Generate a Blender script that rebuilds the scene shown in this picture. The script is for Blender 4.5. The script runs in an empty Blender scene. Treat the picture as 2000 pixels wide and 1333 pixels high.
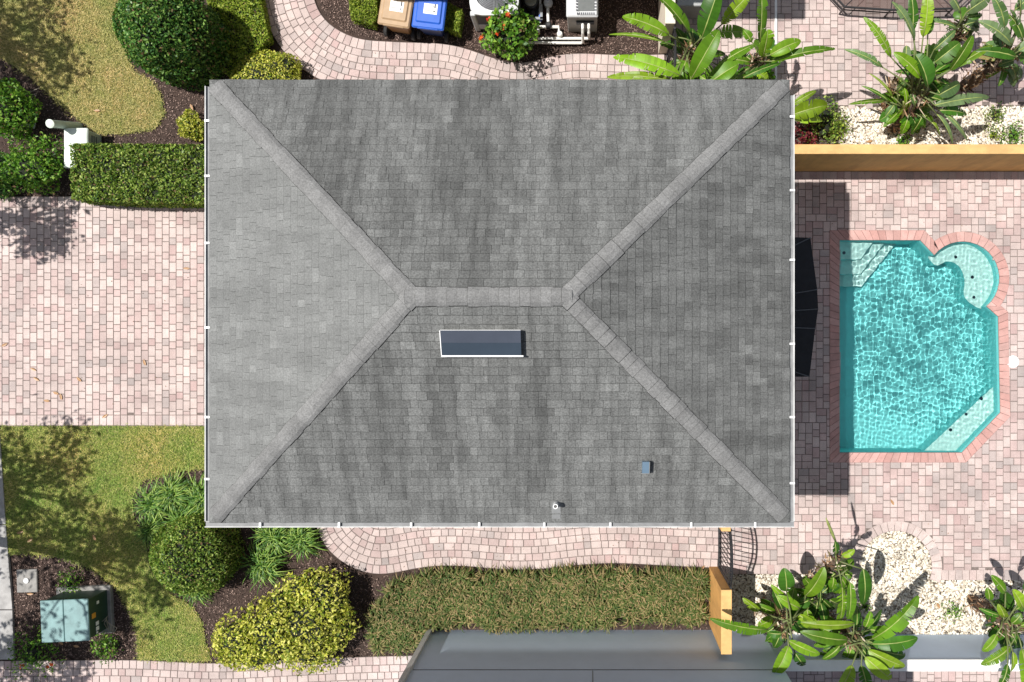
import bpy, math, random
import numpy as np
from mathutils import Vector
from mathutils.geometry import tessellate_polygon

random.seed(7)
RNG = np.random.default_rng(11)
SC = bpy.context.scene
R = math.radians

# ------------------------------------------------------------------ camera, sky, sun, exposure
S, H, CX, CY = 80.0, 19.3, 1152.0, 662.0      # ground scale (px per m), flight height, nadir in the frame
cam = bpy.data.cameras.new("camera")
cam.sensor_width = 36.0
cam.lens = 36.0 * S * H / 2000.0
cam.shift_x = (1000.0 - CX) / 2000.0
cam.shift_y = (CY - 666.5) / 2000.0
cam.clip_start, cam.clip_end = 0.1, 1000.0
cam_o = bpy.data.objects.new("camera", cam)
SC.collection.objects.link(cam_o)
cam_o.location = (0, 0, H)
SC.camera = cam_o

SHX, SHY = 0.492, -0.104                       # shadow offset per metre of height (east, north)
sun_dir = Vector((SHX, SHY, -1.0)).normalized()
elev = math.asin(-sun_dir.z)
azim = math.atan2(-sun_dir.x, -sun_dir.y)      # clockwise from +Y
W = bpy.data.worlds.new("World")
SC.world = W
W.use_nodes = True
nt = W.node_tree
nt.nodes.clear()
wo = nt.nodes.new("ShaderNodeOutputWorld")
bg = nt.nodes.new("ShaderNodeBackground")
sky = nt.nodes.new("ShaderNodeTexSky")
sky.sky_type = 'NISHITA'
sky.sun_disc = False
sky.sun_elevation = elev
sky.sun_rotation = azim % (2 * math.pi)
bg.inputs["Strength"].default_value = 0.088
hs = nt.nodes.new("ShaderNodeHueSaturation")          # less saturated sky, for less blue shade
hs.inputs["Saturation"].default_value = 0.5
nt.links.new(sky.outputs[0], hs.inputs["Color"])
nt.links.new(hs.outputs[0], bg.inputs[0])
nt.links.new(bg.outputs[0], wo.inputs[0])

sl = bpy.data.lights.new("sun", 'SUN')
sl.energy = 5.0
sl.angle = R(0.5)
sl.color = (1.0, 0.965, 0.915)
sun_o = bpy.data.objects.new("sun", sl)
SC.collection.objects.link(sun_o)
sun_o.rotation_euler = sun_dir.to_track_quat('-Z', 'Y').to_euler()
sun_o.location = (-20, 4, 40)
try:
    sl.cycles.is_caustics_light = True
except Exception:
    pass
SC.view_settings.view_transform = 'Standard'
SC.view_settings.look = 'None'
SC.view_settings.gamma = 1.0
SC.view_settings.exposure = 0.3
SC.cycles.max_bounces = 10
SC.cycles.transparent_max_bounces = 12
SC.cycles.use_denoising = True


# ------------------------------------------------------------------ helpers: places
def g(x, y, z=0.0):
    """ground point (photo pixels on the ground plane) -> metres, at height z"""
    return ((x - CX) / S, -(y - CY) / S, z)


def at(x, y, h):
    """point at height h seen at photo pixel x, y -> metres"""
    k = (H - h) / H / S
    return ((x - CX) * k, -(y - CY) * k, h)


def topx(x, y, h):
    """photo pixel at height h -> ground pixel below it"""
    k = (H - h) / H
    return (CX + (x - CX) * k, CY + (y - CY) * k)


# ------------------------------------------------------------------ helpers: objects
def link(o, parent=None):
    SC.collection.objects.link(o)
    if parent is not None:
        o.parent = parent
    return o


def tag(o, label, cat, group=None, kind=None):
    o["label"] = label
    o["category"] = cat
    if group:
        o["group"] = group
    if kind:
        o["kind"] = kind
    return o


def thing(name, label, cat, loc, group=None):
    o = bpy.data.objects.new(name, None)
    o.location = loc
    o.empty_display_size = 0.2
    link(o)
    return tag(o, label, cat, group)


def world_loc(o):
    v = Vector((0, 0, 0))
    while o is not None:
        v += o.location
        o = o.parent
    return v


def mesh_np(name, V, F, mat, parent=None, loc=None, col=None, smooth=False):
    V = np.asarray(V, dtype=np.float64).reshape(-1, 3)
    base = Vector(loc) if loc is not None else Vector((0, 0, 0))
    off = np.array(base if parent is None else world_loc(parent) + base)
    V = V - off
    F = np.asarray(F, dtype=np.int32)
    k = F.shape[1]
    me = bpy.data.meshes.new(name)
    me.vertices.add(len(V))
    me.vertices.foreach_set("co", V.astype(np.float32).ravel())
    me.loops.add(F.size)
    me.loops.foreach_set("vertex_index", F.ravel())
    me.polygons.add(len(F))
    me.polygons.foreach_set("loop_start", np.arange(0, F.size, k, dtype=np.int32))
    if smooth:
        me.polygons.foreach_set("use_smooth", np.ones(len(F), dtype=bool))
    me.update(calc_edges=True)
    if col is not None:
        a = me.attributes.new("tint", 'FLOAT_COLOR', 'FACE')
        c = np.ones((len(F), 4), dtype=np.float32)
        c[:, :3] = col
        a.data.foreach_set("color", c.ravel())
    me.materials.append(mat)
    o = bpy.data.objects.new(name, me)
    o.location = base
    return link(o, parent)


class MB:
    """collects faces, then links them as one mesh object"""

    def __init__(self):
        self.v, self.f, self.c = [], [], []

    def face(self, pts, col=None):
        n = len(self.v)
        self.v.extend([tuple(p) for p in pts])
        self.f.append(tuple(range(n, n + len(pts))))
        self.c.append(col)

    def prism(self, poly, z0, z1, col=None, bottom=True, top=True):
        """poly: world xy, counter-clockwise or not"""
        area = sum(poly[i][0] * poly[(i + 1) % len(poly)][1] - poly[(i + 1) % len(poly)][0] * poly[i][1] for i in range(len(poly)))
        if area < 0:
            poly = poly[::-1]
        n, b = len(poly), len(self.v)
        self.v.extend([(p[0], p[1], z0) for p in poly] + [(p[0], p[1], z1) for p in poly])
        for i in range(n):
            j = (i + 1) % n
            self.f.append((b + i, b + j, b + n + j, b + n + i))
            self.c.append(col)
        if top:
            self.f.append(tuple(range(b + n, b + 2 * n)))
            self.c.append(col)
        if bottom:
            self.f.append(tuple(range(b + n - 1, b - 1, -1)))
            self.c.append(col)

    def box(self, c, s, rz=0.0, taper=1.0, col=None, bev=0.0):
        """c = centre, s = full sizes; taper scales the bottom; bev chamfers the top and vertical edges"""
        x, y, z = s[0] / 2, s[1] / 2, s[2] / 2
        cs, sn = math.cos(rz), math.sin(rz)

        def ring(hx, hy, zz, b):
            if b > 0:
                p = [(-hx + b, -hy), (hx - b, -hy), (hx, -hy + b), (hx, hy - b), (hx - b, hy), (-hx + b, hy), (-hx, hy - b), (-hx, -hy + b)]
            else:
                p = [(-hx, -hy), (hx, -hy), (hx, hy), (-hx, hy)]
            return [(c[0] + a * cs - d * sn, c[1] + a * sn + d * cs, c[2] + zz) for a, d in p]
        rings = [ring(x * taper, y * taper, -z, bev)]
        if bev > 0:
            rings += [ring(x, y, z - bev, bev), ring(x - bev, y - bev, z, bev * 0.6)]
        else:
            rings += [ring(x, y, z, 0)]
        self.loft(rings, col, True, True)

    def loft(self, rings, col=None, cap0=False, cap1=False):
        n = len(rings[0])
        b = len(self.v)
        for r_ in rings:
            self.v.extend([tuple(p) for p in r_])
        for k in range(len(rings) - 1):
            for i in range(n):
                j = (i + 1) % n
                self.f.append((b + k * n + i, b + k * n + j, b + (k + 1) * n + j, b + (k + 1) * n + i))
                self.c.append(col)
        if cap0:
            self.f.append(tuple(range(b + n - 1, b - 1, -1)))
            self.c.append(col)
        if cap1:
            self.f.append(tuple(range(b + (len(rings) - 1) * n, b + len(rings) * n)))
            self.c.append(col)

    def tube(self, pts, rad, n=8, col=None, caps=True):
        pts = [Vector(p) for p in pts]
        rad = rad if isinstance(rad, (list, tuple)) else [rad] * len(pts)
        rings = []
        for i, p in enumerate(pts):
            d = (pts[min(i + 1, len(pts) - 1)] - pts[max(i - 1, 0)]).normalized()
            a = d.cross(Vector((0.31, 0.17, 0.93)))
            if a.length < 0.05:
                a = d.cross(Vector((1, 0, 0)))
            a.normalize()
            b_ = d.cross(a)
            rings.append([p + (a * math.cos(t) + b_ * math.sin(t)) * rad[i] for t in [2 * math.pi * q / n for q in range(n)]])
        self.loft(rings, col, caps, caps)

    def lathe(self, c, prof, n=20, col=None):
        """prof = [(radius, z)] round the vertical through c"""
        rings = [[(c[0] + r_ * math.cos(2 * math.pi * q / n), c[1] + r_ * math.sin(2 * math.pi * q / n), c[2] + z) for q in range(n)] for r_, z in prof]
        self.loft(rings, col, True, True)

    def build(self, name, mat, parent=None, loc=None, smooth=False):
        base = Vector(loc) if loc is not None else Vector((0, 0, 0))
        off = base if parent is None else world_loc(parent) + base
        me = bpy.data.meshes.new(name)
        me.from_pydata([(p[0] - off.x, p[1] - off.y, p[2] - off.z) for p in self.v], [], self.f)
        if any(c is not None for c in self.c):
            a = me.attributes.new("tint", 'FLOAT_COLOR', 'FACE')
            flat = []
            for c in self.c:
                c = c or (0.5, 0.5, 0.5)
                flat.extend((c[0], c[1], c[2], 1.0))
            a.data.foreach_set("color", flat)
        if smooth:
            for p in me.polygons:
                p.use_smooth = True
        me.materials.append(mat)
        o = bpy.data.objects.new(name, me)
        o.location = base
        return link(o, parent)


# ------------------------------------------------------------------ helpers: materials
def new_mat(name):
    m = bpy.data.materials.new(name)
    m.use_nodes = True
    t = m.node_tree
    p = t.nodes["Principled BSDF"]
    return m, t, p


def node(t, kind, **kw):
    n = t.nodes.new(kind)
    for k, v in kw.items():
        if k in n.inputs:
            n.inputs[k].default_value = v
        else:
            setattr(n, k, v)
    return n


def ramp(t, fac, stops):
    r_ = t.nodes.new("ShaderNodeValToRGB")
    e = r_.color_ramp.elements
    while len(e) < len(stops):
        e.new(0.5)
    for i, (p, c) in enumerate(stops):
        e[i].position = p
        e[i].color = (c[0], c[1], c[2], 1.0) if isinstance(c, (tuple, list)) else (c, c, c, 1.0)
    t.links.new(fac, r_.inputs[0])
    return r_.outputs[0]


def mul(t, a, b, mode='MULTIPLY', fac=1.0):
    m = t.nodes.new("ShaderNodeMix")
    m.data_type = 'RGBA'
    m.blend_type = mode
    m.inputs[0].default_value = fac
    for sock, v in ((m.inputs[6], a), (m.inputs[7], b)):
        if isinstance(v, (tuple, list)):
            sock.default_value = (v[0], v[1], v[2], 1.0)
        else:
            t.links.new(v, sock)
    return m.outputs[2]


def noise(t, scale, detail=4.0, stretch=None, rough=0.6):
    tc = t.nodes.new("ShaderNodeTexCoord")
    n = node(t, "ShaderNodeTexNoise", Scale=scale, Detail=detail, Roughness=rough)
    if stretch:
        mp = t.nodes.new("ShaderNodeMapping")
        mp.inputs["Scale"].default_value = stretch
        t.links.new(tc.outputs["Object"], mp.inputs[0])
        t.links.new(mp.outputs[0], n.inputs["Vector"])
    else:
        t.links.new(tc.outputs["Object"], n.inputs["Vector"])
    return n.outputs["Fac"]


def bump(t, p, h, strength=0.3, dist=0.01):
    b = node(t, "ShaderNodeBump", Strength=strength, Distance=dist)
    t.links.new(h, b.inputs["Height"])
    t.links.new(b.outputs[0], p.inputs["Normal"])


def plain(name, c, rough=0.6, metal=0.0, var=0.12, scale=6.0, bmp=0.0, spec=0.5, drip=None):
    m, t, p = new_mat(name)
    f = noise(t, scale, 5.0)
    col = mul(t, c, ramp(t, f, [(0.3, 1.0 - var), (0.7, 1.0 + var * 0.5)]))
    t.links.new(col, p.inputs["Base Color"])
    p.inputs["Roughness"].default_value = rough
    p.inputs["Metallic"].default_value = metal
    p.inputs["Specular IOR Level"].default_value = spec
    if drip:
        col = mul(t, col, ramp(t, noise(t, 5.0, 5.0, drip, 0.6), [(0.38, 0.86), (0.56, 1.03)]))
        t.links.new(col, p.inputs["Base Color"])
    if bmp:
        bump(t, p, noise(t, scale * 12, 4.0), bmp, 0.01)
    return m


def tinted(name, rough=0.85, lo=0.8, hi=1.12, scale=9.0, fine=90.0, bmp=0.25, stain=None, spec=0.3, grain=0.18):
    """colour from the per-piece tint, with wear"""
    m, t, p = new_mat(name)
    a = t.nodes.new("ShaderNodeAttribute")
    a.attribute_name = "tint"
    col = mul(t, a.outputs["Color"], ramp(t, noise(t, scale, 5.0), [(0.3, lo), (0.7, hi)]))
    col = mul(t, col, ramp(t, noise(t, fine, 3.0), [(0.3, 1 - grain), (0.7, 1 + grain * 0.7)]))
    if stain:
        st, sc, dk = stain
        col = mul(t, col, ramp(t, noise(t, sc, 4.0, st, 0.55), [(0.36, dk), (0.6, 1.1)]))
    t.links.new(col, p.inputs["Base Color"])
    p.inputs["Roughness"].default_value = rough
    p.inputs["Specular IOR Level"].default_value = spec
    if bmp:
        bump(t, p, noise(t, fine, 3.0), bmp, 0.004)
    return m


def leaf_mat(name, c1, c2, c3, trans=0.3, rough=0.45, clump=1.6, attr=False, spec=0.4, dead=None):
    m, t, p = new_mat(name)
    if attr:
        a = t.nodes.new("ShaderNodeAttribute")
        a.attribute_name = "tint"
        col = a.outputs["Color"]
    else:
        ge = t.nodes.new("ShaderNodeNewGeometry")
        col = ramp(t, ge.outputs["Random Per Island"], [(0.0, c1), (0.5, c2), (0.95, c3), (0.955, dead or c3)])
    col = mul(t, col, ramp(t, noise(t, clump, 3.0), [(0.3, 0.72), (0.7, 1.2)]))
    t.links.new(col, p.inputs["Base Color"])
    p.inputs["Roughness"].default_value = rough
    p.inputs["Specular IOR Level"].default_value = spec
    tr = t.nodes.new("ShaderNodeBsdfTranslucent")
    t.links.new(mul(t, col, (1.0, 1.15, 0.55)), tr.inputs["Color"])
    mx = t.nodes.new("ShaderNodeMixShader")
    mx.inputs[0].default_value = trans
    t.links.new(p.outputs[0], mx.inputs[1])
    t.links.new(tr.outputs[0], mx.inputs[2])
    t.links.new(mx.outputs[0], t.nodes["Material Output"].inputs["Surface"])
    return m


M = {}
M["soil"] = plain("soil", (0.055, 0.034, 0.026), 0.95, var=0.5, scale=14, bmp=0.8)
M["mulch"] = leaf_mat("mulch", (0.04, 0.024, 0.02), (0.10, 0.062, 0.05), (0.42, 0.30, 0.25), 0.0, 0.9, 2.0)
M["joint"] = plain("joint_sand", (0.18, 0.145, 0.13), 0.95, var=0.4, scale=20)
M["paver"] = tinted("paver", 0.85, 0.86, 1.07, 3.0, 45.0, 0.25, ((1, 1, 1), 0.7, 0.88))
M["coping"] = tinted("coping_brick", 0.8, 0.85, 1.1, 5.0, 60.0, 0.25)
M["concrete"] = plain("concrete", (0.36, 0.35, 0.34), 0.9, var=0.35, scale=3.5, bmp=0.3)
M["slab"] = plain("pad_concrete", (0.26, 0.25, 0.235), 0.9, var=0.25, scale=8, bmp=0.3)
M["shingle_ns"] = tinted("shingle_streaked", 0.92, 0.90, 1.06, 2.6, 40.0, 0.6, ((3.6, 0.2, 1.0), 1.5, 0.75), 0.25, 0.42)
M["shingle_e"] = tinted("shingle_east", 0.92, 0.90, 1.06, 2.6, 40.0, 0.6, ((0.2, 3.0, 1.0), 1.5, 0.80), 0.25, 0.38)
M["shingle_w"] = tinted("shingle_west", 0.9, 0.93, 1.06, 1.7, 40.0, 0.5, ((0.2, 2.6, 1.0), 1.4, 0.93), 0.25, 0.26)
M["cap"] = tinted("ridge_cap", 0.9, 0.85, 1.12, 3.5, 40.0, 0.6, None, 0.25, 0.32)
M["deck"] = plain("roof_deck", (0.04, 0.04, 0.042), 0.95)
M["white"] = plain("white_paint", (0.80, 0.80, 0.79), 0.45, var=0.06)
M["gutter"] = plain("weathered_white_aluminium", (0.58, 0.58, 0.57), 0.5, var=0.3, scale=3)
M["trough"] = plain("gutter_inside", (0.20, 0.205, 0.21), 0.6, var=0.3, scale=5)
M["stucco"] = plain("cream_stucco", (0.55, 0.45, 0.30), 0.9, var=0.12, bmp=0.4)
M["ochre"] = plain("ochre_paint", (0.60, 0.32, 0.095), 0.8, var=0.14, scale=2.5, bmp=0.3, drip=(1, 1, 0.12))
M["ochre_cap"] = plain("ochre_cap", (0.65, 0.39, 0.15), 0.75, var=0.16, scale=5.0, bmp=0.3, drip=(0.3, 0.8, 1))
M["greywall"] = plain("grey_stucco", (0.56, 0.66, 0.80), 0.85, var=0.05, scale=2.0, bmp=0.25, spec=0.1)
M["iron"] = plain("black_iron", (0.018, 0.018, 0.02), 0.5, var=0.2)
M["black"] = plain("black_fabric", (0.012, 0.013, 0.017), 0.9, var=0.3)
M["awning_rib"] = plain("grey_rib", (0.07, 0.075, 0.085), 0.5)
M["plaster"] = plain("deep_water_tinted_plaster", (0.17, 0.61, 0.61), 0.8, var=0.08, scale=4)  # colour of light through deep water put into the plaster
M["ledge"] = plain("shallow_water_tinted_plaster", (0.42, 0.66, 0.62), 0.8, var=0.15, scale=9)  # paler copy: brightness of shallow water put into the ledge colour
M["tile"] = plain("dark_tile", (0.02, 0.06, 0.09), 0.3)
M["green_metal"] = plain("green_enamel", (0.018, 0.05, 0.034), 0.45, var=0.2, scale=4)
M["lid_metal"] = plain("lit_green_enamel", (0.17, 0.29, 0.29), 0.4, var=0.25, scale=5)  # lid enamel lightened, dappled sun put into its colour
M["pale_box"] = plain("pale_green_plastic", (0.62, 0.68, 0.60), 0.5, var=0.2, scale=5)
M["pale_pipe"] = plain("pale_grey_green_plastic", (0.42, 0.50, 0.45), 0.5, var=0.15)
M["tan"] = plain("tan_plastic", (0.40, 0.27, 0.155), 0.5, var=0.12)
M["tan_dark"] = plain("tan_plastic_body", (0.30, 0.16, 0.06), 0.55, var=0.15)
M["blue"] = plain("blue_plastic", (0.02, 0.11, 0.52), 0.4, var=0.12)
M["blue_shaded"] = plain("shaded_blue_plastic", (0.01, 0.03, 0.12), 0.5)  # shade below the lid put into the blue bin's body colour
M["cream_wall"] = plain("cream_wall_paint", (0.70, 0.62, 0.50), 0.85, var=0.08)
M["sticker"] = plain("white_sticker", (0.8, 0.8, 0.78), 0.5, var=0.03)
M["ink"] = plain("dark_print", (0.05, 0.055, 0.07), 0.6)
M["orange"] = plain("orange_sticker", (0.7, 0.3, 0.03), 0.5)
M["rubber"] = plain("rubber", (0.02, 0.02, 0.02), 0.8)
M["ac"] = plain("grey_enamel", (0.55, 0.56, 0.57), 0.4, var=0.08)
M["ac_dark"] = plain("dark_coil", (0.10, 0.10, 0.11), 0.6, var=0.3, scale=30)
M["grille"] = plain("grille_wire", (0.30, 0.32, 0.34), 0.4, 0.6)
M["pvc"] = plain("white_pipe", (0.78, 0.77, 0.73), 0.4, var=0.08)
M["pump"] = plain("pump_black", (0.03, 0.03, 0.032), 0.45, var=0.3)
M["pump_lid"] = plain("pump_lid", (0.22, 0.22, 0.17), 0.3, var=0.2)
M["screen"] = plain("display", (0.16, 0.17, 0.17), 0.2)
M["bark"] = plain("bark", (0.10, 0.07, 0.05), 0.95, var=0.4, scale=15, bmp=0.7)
M["twig"] = plain("dry_twig", (0.30, 0.26, 0.21), 0.9)
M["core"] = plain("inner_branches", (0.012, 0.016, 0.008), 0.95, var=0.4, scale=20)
M["glass"] = plain("skylight_glass", (0.055, 0.064, 0.085), 0.08, var=0.1, scale=3.0, spec=0.8)  # reflected sky put into the pane's base colour
M["glass_low"] = plain("skylight_glass_low", (0.032, 0.046, 0.064), 0.08, var=0.1, scale=3.0, spec=0.8)
M["vent"] = plain("sky_reflection_metal", (0.16, 0.24, 0.32), 0.35, 0.3, var=0.1)  # blue of the reflected sky put into the metal colour
M["lead"] = plain("pale_flashing", (0.21, 0.215, 0.215), 0.6, var=0.15)
M["pebble"] = leaf_mat("pebble", (0.22, 0.17, 0.12), (0.66, 0.59, 0.47), (0.80, 0.76, 0.68), 0.0, 0.7, 2.0)
M["pebble_bed"] = plain("pebble_bed", (0.10, 0.08, 0.06), 0.95, var=0.5, scale=25, bmp=0.8)

# foliage
M["boxwood"] = leaf_mat("boxwood_leaf", (0.045, 0.11, 0.018), (0.16, 0.26, 0.035), (0.42, 0.50, 0.12), spec=0.25, dead=(0.22, 0.14, 0.07))
M["dark_leaf"] = leaf_mat("dark_glossy_leaf", (0.016, 0.065, 0.014), (0.065, 0.17, 0.03), (0.24, 0.38, 0.08), 0.22, 0.4, spec=0.25, dead=(0.22, 0.14, 0.07))
M["lime_leaf"] = leaf_mat("lime_leaf", (0.10, 0.18, 0.02), (0.26, 0.36, 0.04), (0.48, 0.54, 0.09), spec=0.25, dead=(0.22, 0.14, 0.07))
M["yellow_leaf"] = leaf_mat("yellow_variegated_leaf", (0.12, 0.21, 0.02), (0.50, 0.50, 0.06), (0.78, 0.74, 0.20), spec=0.25)
M["mid_leaf"] = leaf_mat("mid_green_leaf", (0.03, 0.11, 0.012), (0.12, 0.28, 0.025), (0.30, 0.48, 0.07), spec=0.3, dead=(0.22, 0.14, 0.07))
M["tree_leaf"] = leaf_mat("tree_leaf", (0.03, 0.08, 0.012), (0.06, 0.13, 0.02), (0.12, 0.2, 0.03))
M["red_petal"] = leaf_mat("red_petal", (0.60, 0.03, 0.02), (0.75, 0.10, 0.03), (0.75, 0.22, 0.05), 0.3)
M["red_leaf"] = leaf_mat("maroon_leaf", (0.08, 0.01, 0.015), (0.16, 0.02, 0.03), (0.25, 0.05, 0.05), 0.2)
M["brown_leaf"] = leaf_mat("dry_leaf", (0.28, 0.12, 0.05), (0.40, 0.22, 0.10), (0.45, 0.32, 0.20), 0.1)
M["litter"] = leaf_mat("leaf_bits", (0.06, 0.04, 0.03), (0.16, 0.10, 0.06), (0.30, 0.20, 0.12), 0.0, 0.9)
M["liriope"] = leaf_mat("strap_leaf", (0.03, 0.09, 0.015), (0.10, 0.22, 0.03), (0.32, 0.44, 0.09), 0.2, 0.45, spec=0.25)
M["tufted"] = leaf_mat("dry_strap_leaf", (0.045, 0.10, 0.02), (0.125, 0.15, 0.04), (0.34, 0.25, 0.12), 0.15, 0.6, spec=0.2)
M["big_leaf"] = leaf_mat("paddle_leaf", None, None, None, 0.28, 0.42, 1.2, attr=True, spec=0.35)
M["petiole"] = plain("petiole", (0.30, 0.35, 0.10), 0.5, var=0.35, scale=5)
M["stalk"] = plain("leaf_stalk", (0.13, 0.16, 0.05), 0.6, var=0.4, scale=4)
M["thatch"] = leaf_mat("dry_sheath", (0.12, 0.06, 0.035), (0.36, 0.21, 0.11), (0.75, 0.65, 0.50), 0.0, 0.9, 3.0)


def grass_base(name, c1, c2):
    m, t, p = new_mat(name)
    t.links.new(ramp(t, noise(t, 1.2, 6.0), [(0.3, c1), (0.7, c2)]), p.inputs["Base Color"])
    p.inputs["Roughness"].default_value = 0.95
    bump(t, p, noise(t, 60, 3.0), 0.8, 0.02)
    return m


M["lawn"] = grass_base("turf", (0.10, 0.13, 0.03), (0.26, 0.23, 0.09))
mb_, tb_, pb_ = new_mat("grass_blade")
ge_ = tb_.nodes.new("ShaderNodeNewGeometry")
c_ = ramp(tb_, ge_.outputs["Random Per Island"], [(0.0, (0.07, 0.15, 0.02)), (0.5, (0.27, 0.33, 0.06)), (1.0, (0.64, 0.57, 0.25))])
c_ = mul(tb_, c_, ramp(tb_, noise(tb_, 0.9, 4.0), [(0.3, (0.62, 0.88, 0.5)), (0.7, (1.3, 1.05, 1.0))]))
tb_.links.new(c_, pb_.inputs["Base Color"])
pb_.inputs["Roughness"].default_value = 0.7
M["blade"] = mb_


mb_, tb_, pb_ = new_mat("dry_grass_blade")
ge_ = tb_.nodes.new("ShaderNodeNewGeometry")
c_ = ramp(tb_, ge_.outputs["Random Per Island"], [(0.0, (0.13, 0.16, 0.035)), (0.5, (0.40, 0.34, 0.12)), (1.0, (0.78, 0.63, 0.36))])
c_ = mul(tb_, c_, ramp(tb_, noise(tb_, 0.9, 4.0), [(0.3, (0.65, 0.85, 0.5)), (0.7, (1.25, 1.05, 1.0))]))
tb_.links.new(c_, pb_.inputs["Base Color"])
pb_.inputs["Roughness"].default_value = 0.7
M["blade_dry"] = mb_


# ------------------------------------------------------------------ helpers: shapes in plan
def spline(pts, step=4.0):
    P = [np.array(p, float) for p in pts]
    P = [2 * P[0] - P[1]] + P + [2 * P[-1] - P[-2]]
    out = []
    for i in range(1, len(P) - 2):
        p0, p1, p2, p3 = P[i - 1:i + 3]
        n = max(2, int(np.linalg.norm(p2 - p1) / step))
        for k in range(n):
            t = k / n
            out.append(0.5 * ((2 * p1) + (-p0 + p2) * t + (2 * p0 - 5 * p1 + 4 * p2 - p3) * t * t + (-p0 + 3 * p1 - 3 * p2 + p3) * t ** 3))
    out.append(P[-2])
    return np.array(out)


def inside(P, poly):
    """P (n,2), poly list -> bool mask"""
    P = np.asarray(P, float).reshape(-1, 2)
    poly = np.asarray(poly, float)
    r_ = np.zeros(len(P), bool)
    x, y = P[:, 0], P[:, 1]
    for i in range(len(poly)):
        x1, y1 = poly[i]
        x2, y2 = poly[(i + 1) % len(poly)]
        c = ((y1 > y) != (y2 > y))
        with np.errstate(divide='ignore', invalid='ignore'):
            xi = (x2 - x1) * (y - y1) / (y2 - y1 + 1e-12) + x1
        r_ ^= c & (x < xi)
    return r_


def scatter(poly, n, holes=()):
    poly = np.asarray(poly, float)
    lo, hi = poly.min(0), poly.max(0)
    out = np.zeros((0, 2))
    while len(out) < n:
        p = lo + RNG.random((n * 2, 2)) * (hi - lo)
        k = inside(p, poly)
        for h in holes:
            k &= ~inside(p, h)
        out = np.vstack([out, p[k]])
    return out[:n]


def gw(P, z):
    """ground pixels (n,2) -> world (n,3)"""
    P = np.asarray(P, float)
    zz = np.broadcast_to(np.asarray(z, float), (len(P),))
    return np.stack([(P[:, 0] - CX) / S, -(P[:, 1] - CY) / S, zz], 1)


def sheet(name, poly, z, mat, holes=(), parent=None):
    loops = [[Vector(g(x, y, z)) for x, y in poly]] + [[Vector(g(x, y, z)) for x, y in h] for h in holes]
    tri = tessellate_polygon(loops)
    V = [p for l in loops for p in l]
    me = bpy.data.meshes.new(name)
    F = []
    for t in tri:
        a, b, c = (V[i] for i in t)
        F.append(t if (b - a).cross(c - a).z > 0 else (t[0], t[2], t[1]))
    me.from_pydata([tuple(v) for v in V], [], F)
    me.materials.append(mat)
    o = bpy.data.objects.new(name, me)
    if parent is None:
        o["kind"] = "structure"
    return link(o, parent)


def clip(poly, f):
    """keep the part of poly (list of 2D) where f(p) >= 0"""
    out = []
    for i in range(len(poly)):
        a, b = poly[i], poly[(i + 1) % len(poly)]
        fa, fb = f(a), f(b)
        if fa >= 0:
            out.append(a)
        if (fa >= 0) != (fb >= 0):
            t = fa / (fa - fb)
            out.append((a[0] + (b[0] - a[0]) * t, a[1] + (b[1] - a[1]) * t))
    return out


# ------------------------------------------------------------------ pavers
CREAM, PINK, GREY, ROSE = (0.515, 0.425, 0.395), (0.45, 0.34, 0.32), (0.355, 0.31, 0.295), (0.42, 0.295, 0.28)


def paver_tint(pale=0.5):
    r_ = random.random()
    if r_ < pale:
        c = CREAM
    elif r_ < pale + (1 - pale) * 0.45:
        c = PINK
    elif r_ < pale + (1 - pale) * 0.75:
        c = GREY
    else:
        c = ROSE
    k = random.uniform(0.9, 1.08)
    w = random.uniform(0.15, 0.7)
    avg = (0.485, 0.39, 0.365)
    return tuple((c[i] * (1 - w) + avg[i] * w) * k for i in range(3))


def paver(mb, q, col, z=0.0, gap=0.42, bev=0.5, deep=0.03):
    """q: four ground-pixel corners of the paver's cell"""
    q = [np.array(p, float) for p in q]
    c = sum(q) / 4.0
    z += random.uniform(-0.0025, 0.0025)

    def inset(d):
        out = []
        for p in q:
            v = c - p
            L = np.linalg.norm(v)
            out.append(p + v / max(L, 1e-6) * min(d * 1.414, L * 0.6))
        return out
    a, b = inset(gap), inset(gap + bev)
    A = [g(p[0], p[1], z - deep) for p in a]
    B = [g(p[0], p[1], z - 0.007) for p in a]
    T = [g(p[0], p[1], z) for p in b]
    if (q[1][0] - q[0][0]) * (q[2][1] - q[1][1]) - (q[1][1] - q[0][1]) * (q[2][0] - q[1][0]) > 0:
        A, B, T = A[::-1], B[::-1], T[::-1]
    n = len(mb.v)
    mb.v.extend(A + B + T)
    for k in (0, 4):
        for i in range(4):
            j = (i + 1) % 4
            mb.f.append((n + k + i, n + k + j, n + k + 4 + j, n + k + 4 + i))
            mb.c.append(tuple(x * 0.8 for x in col))
    mb.f.append((n + 8, n + 9, n + 10, n + 11))
    mb.c.append(col)


def ashlar(mb, x0, y0, x1, y1, u, keep, pale, seed):
    """random two-size pattern on a half-unit grid"""
    rnd = random.Random(seed)
    nx, ny = int((x1 - x0) / u), int((y1 - y0) / u)
    hgt = [0] * nx
    while min(hgt) < ny:
        y = min(hgt)
        x = hgt.index(y)
        w = 0
        while x + w < nx and hgt[x + w] == y:
            w += 1
        opts = [o for o in ((3, 2), (2, 3), (2, 2)) if o[0] <= w and w - o[0] != 1]
        if not opts:
            opts = [(w, 2)]
        wt = [3 if o != (2, 2) else 2 for o in opts]
        ow, oh = rnd.choices(opts, wt)[0]
        for k in range(ow):
            hgt[x + k] = y + oh
        cx, cy = x0 + (x + ow / 2) * u, y0 + (y + oh / 2) * u
        if keep(cx, cy):
            a, b, c, d = x0 + x * u, y0 + y * u, x0 + (x + ow) * u, y0 + (y + oh) * u
            paver(mb, [(a, b), (c, b), (c, d), (a, d)], paver_tint(pale))


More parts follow.
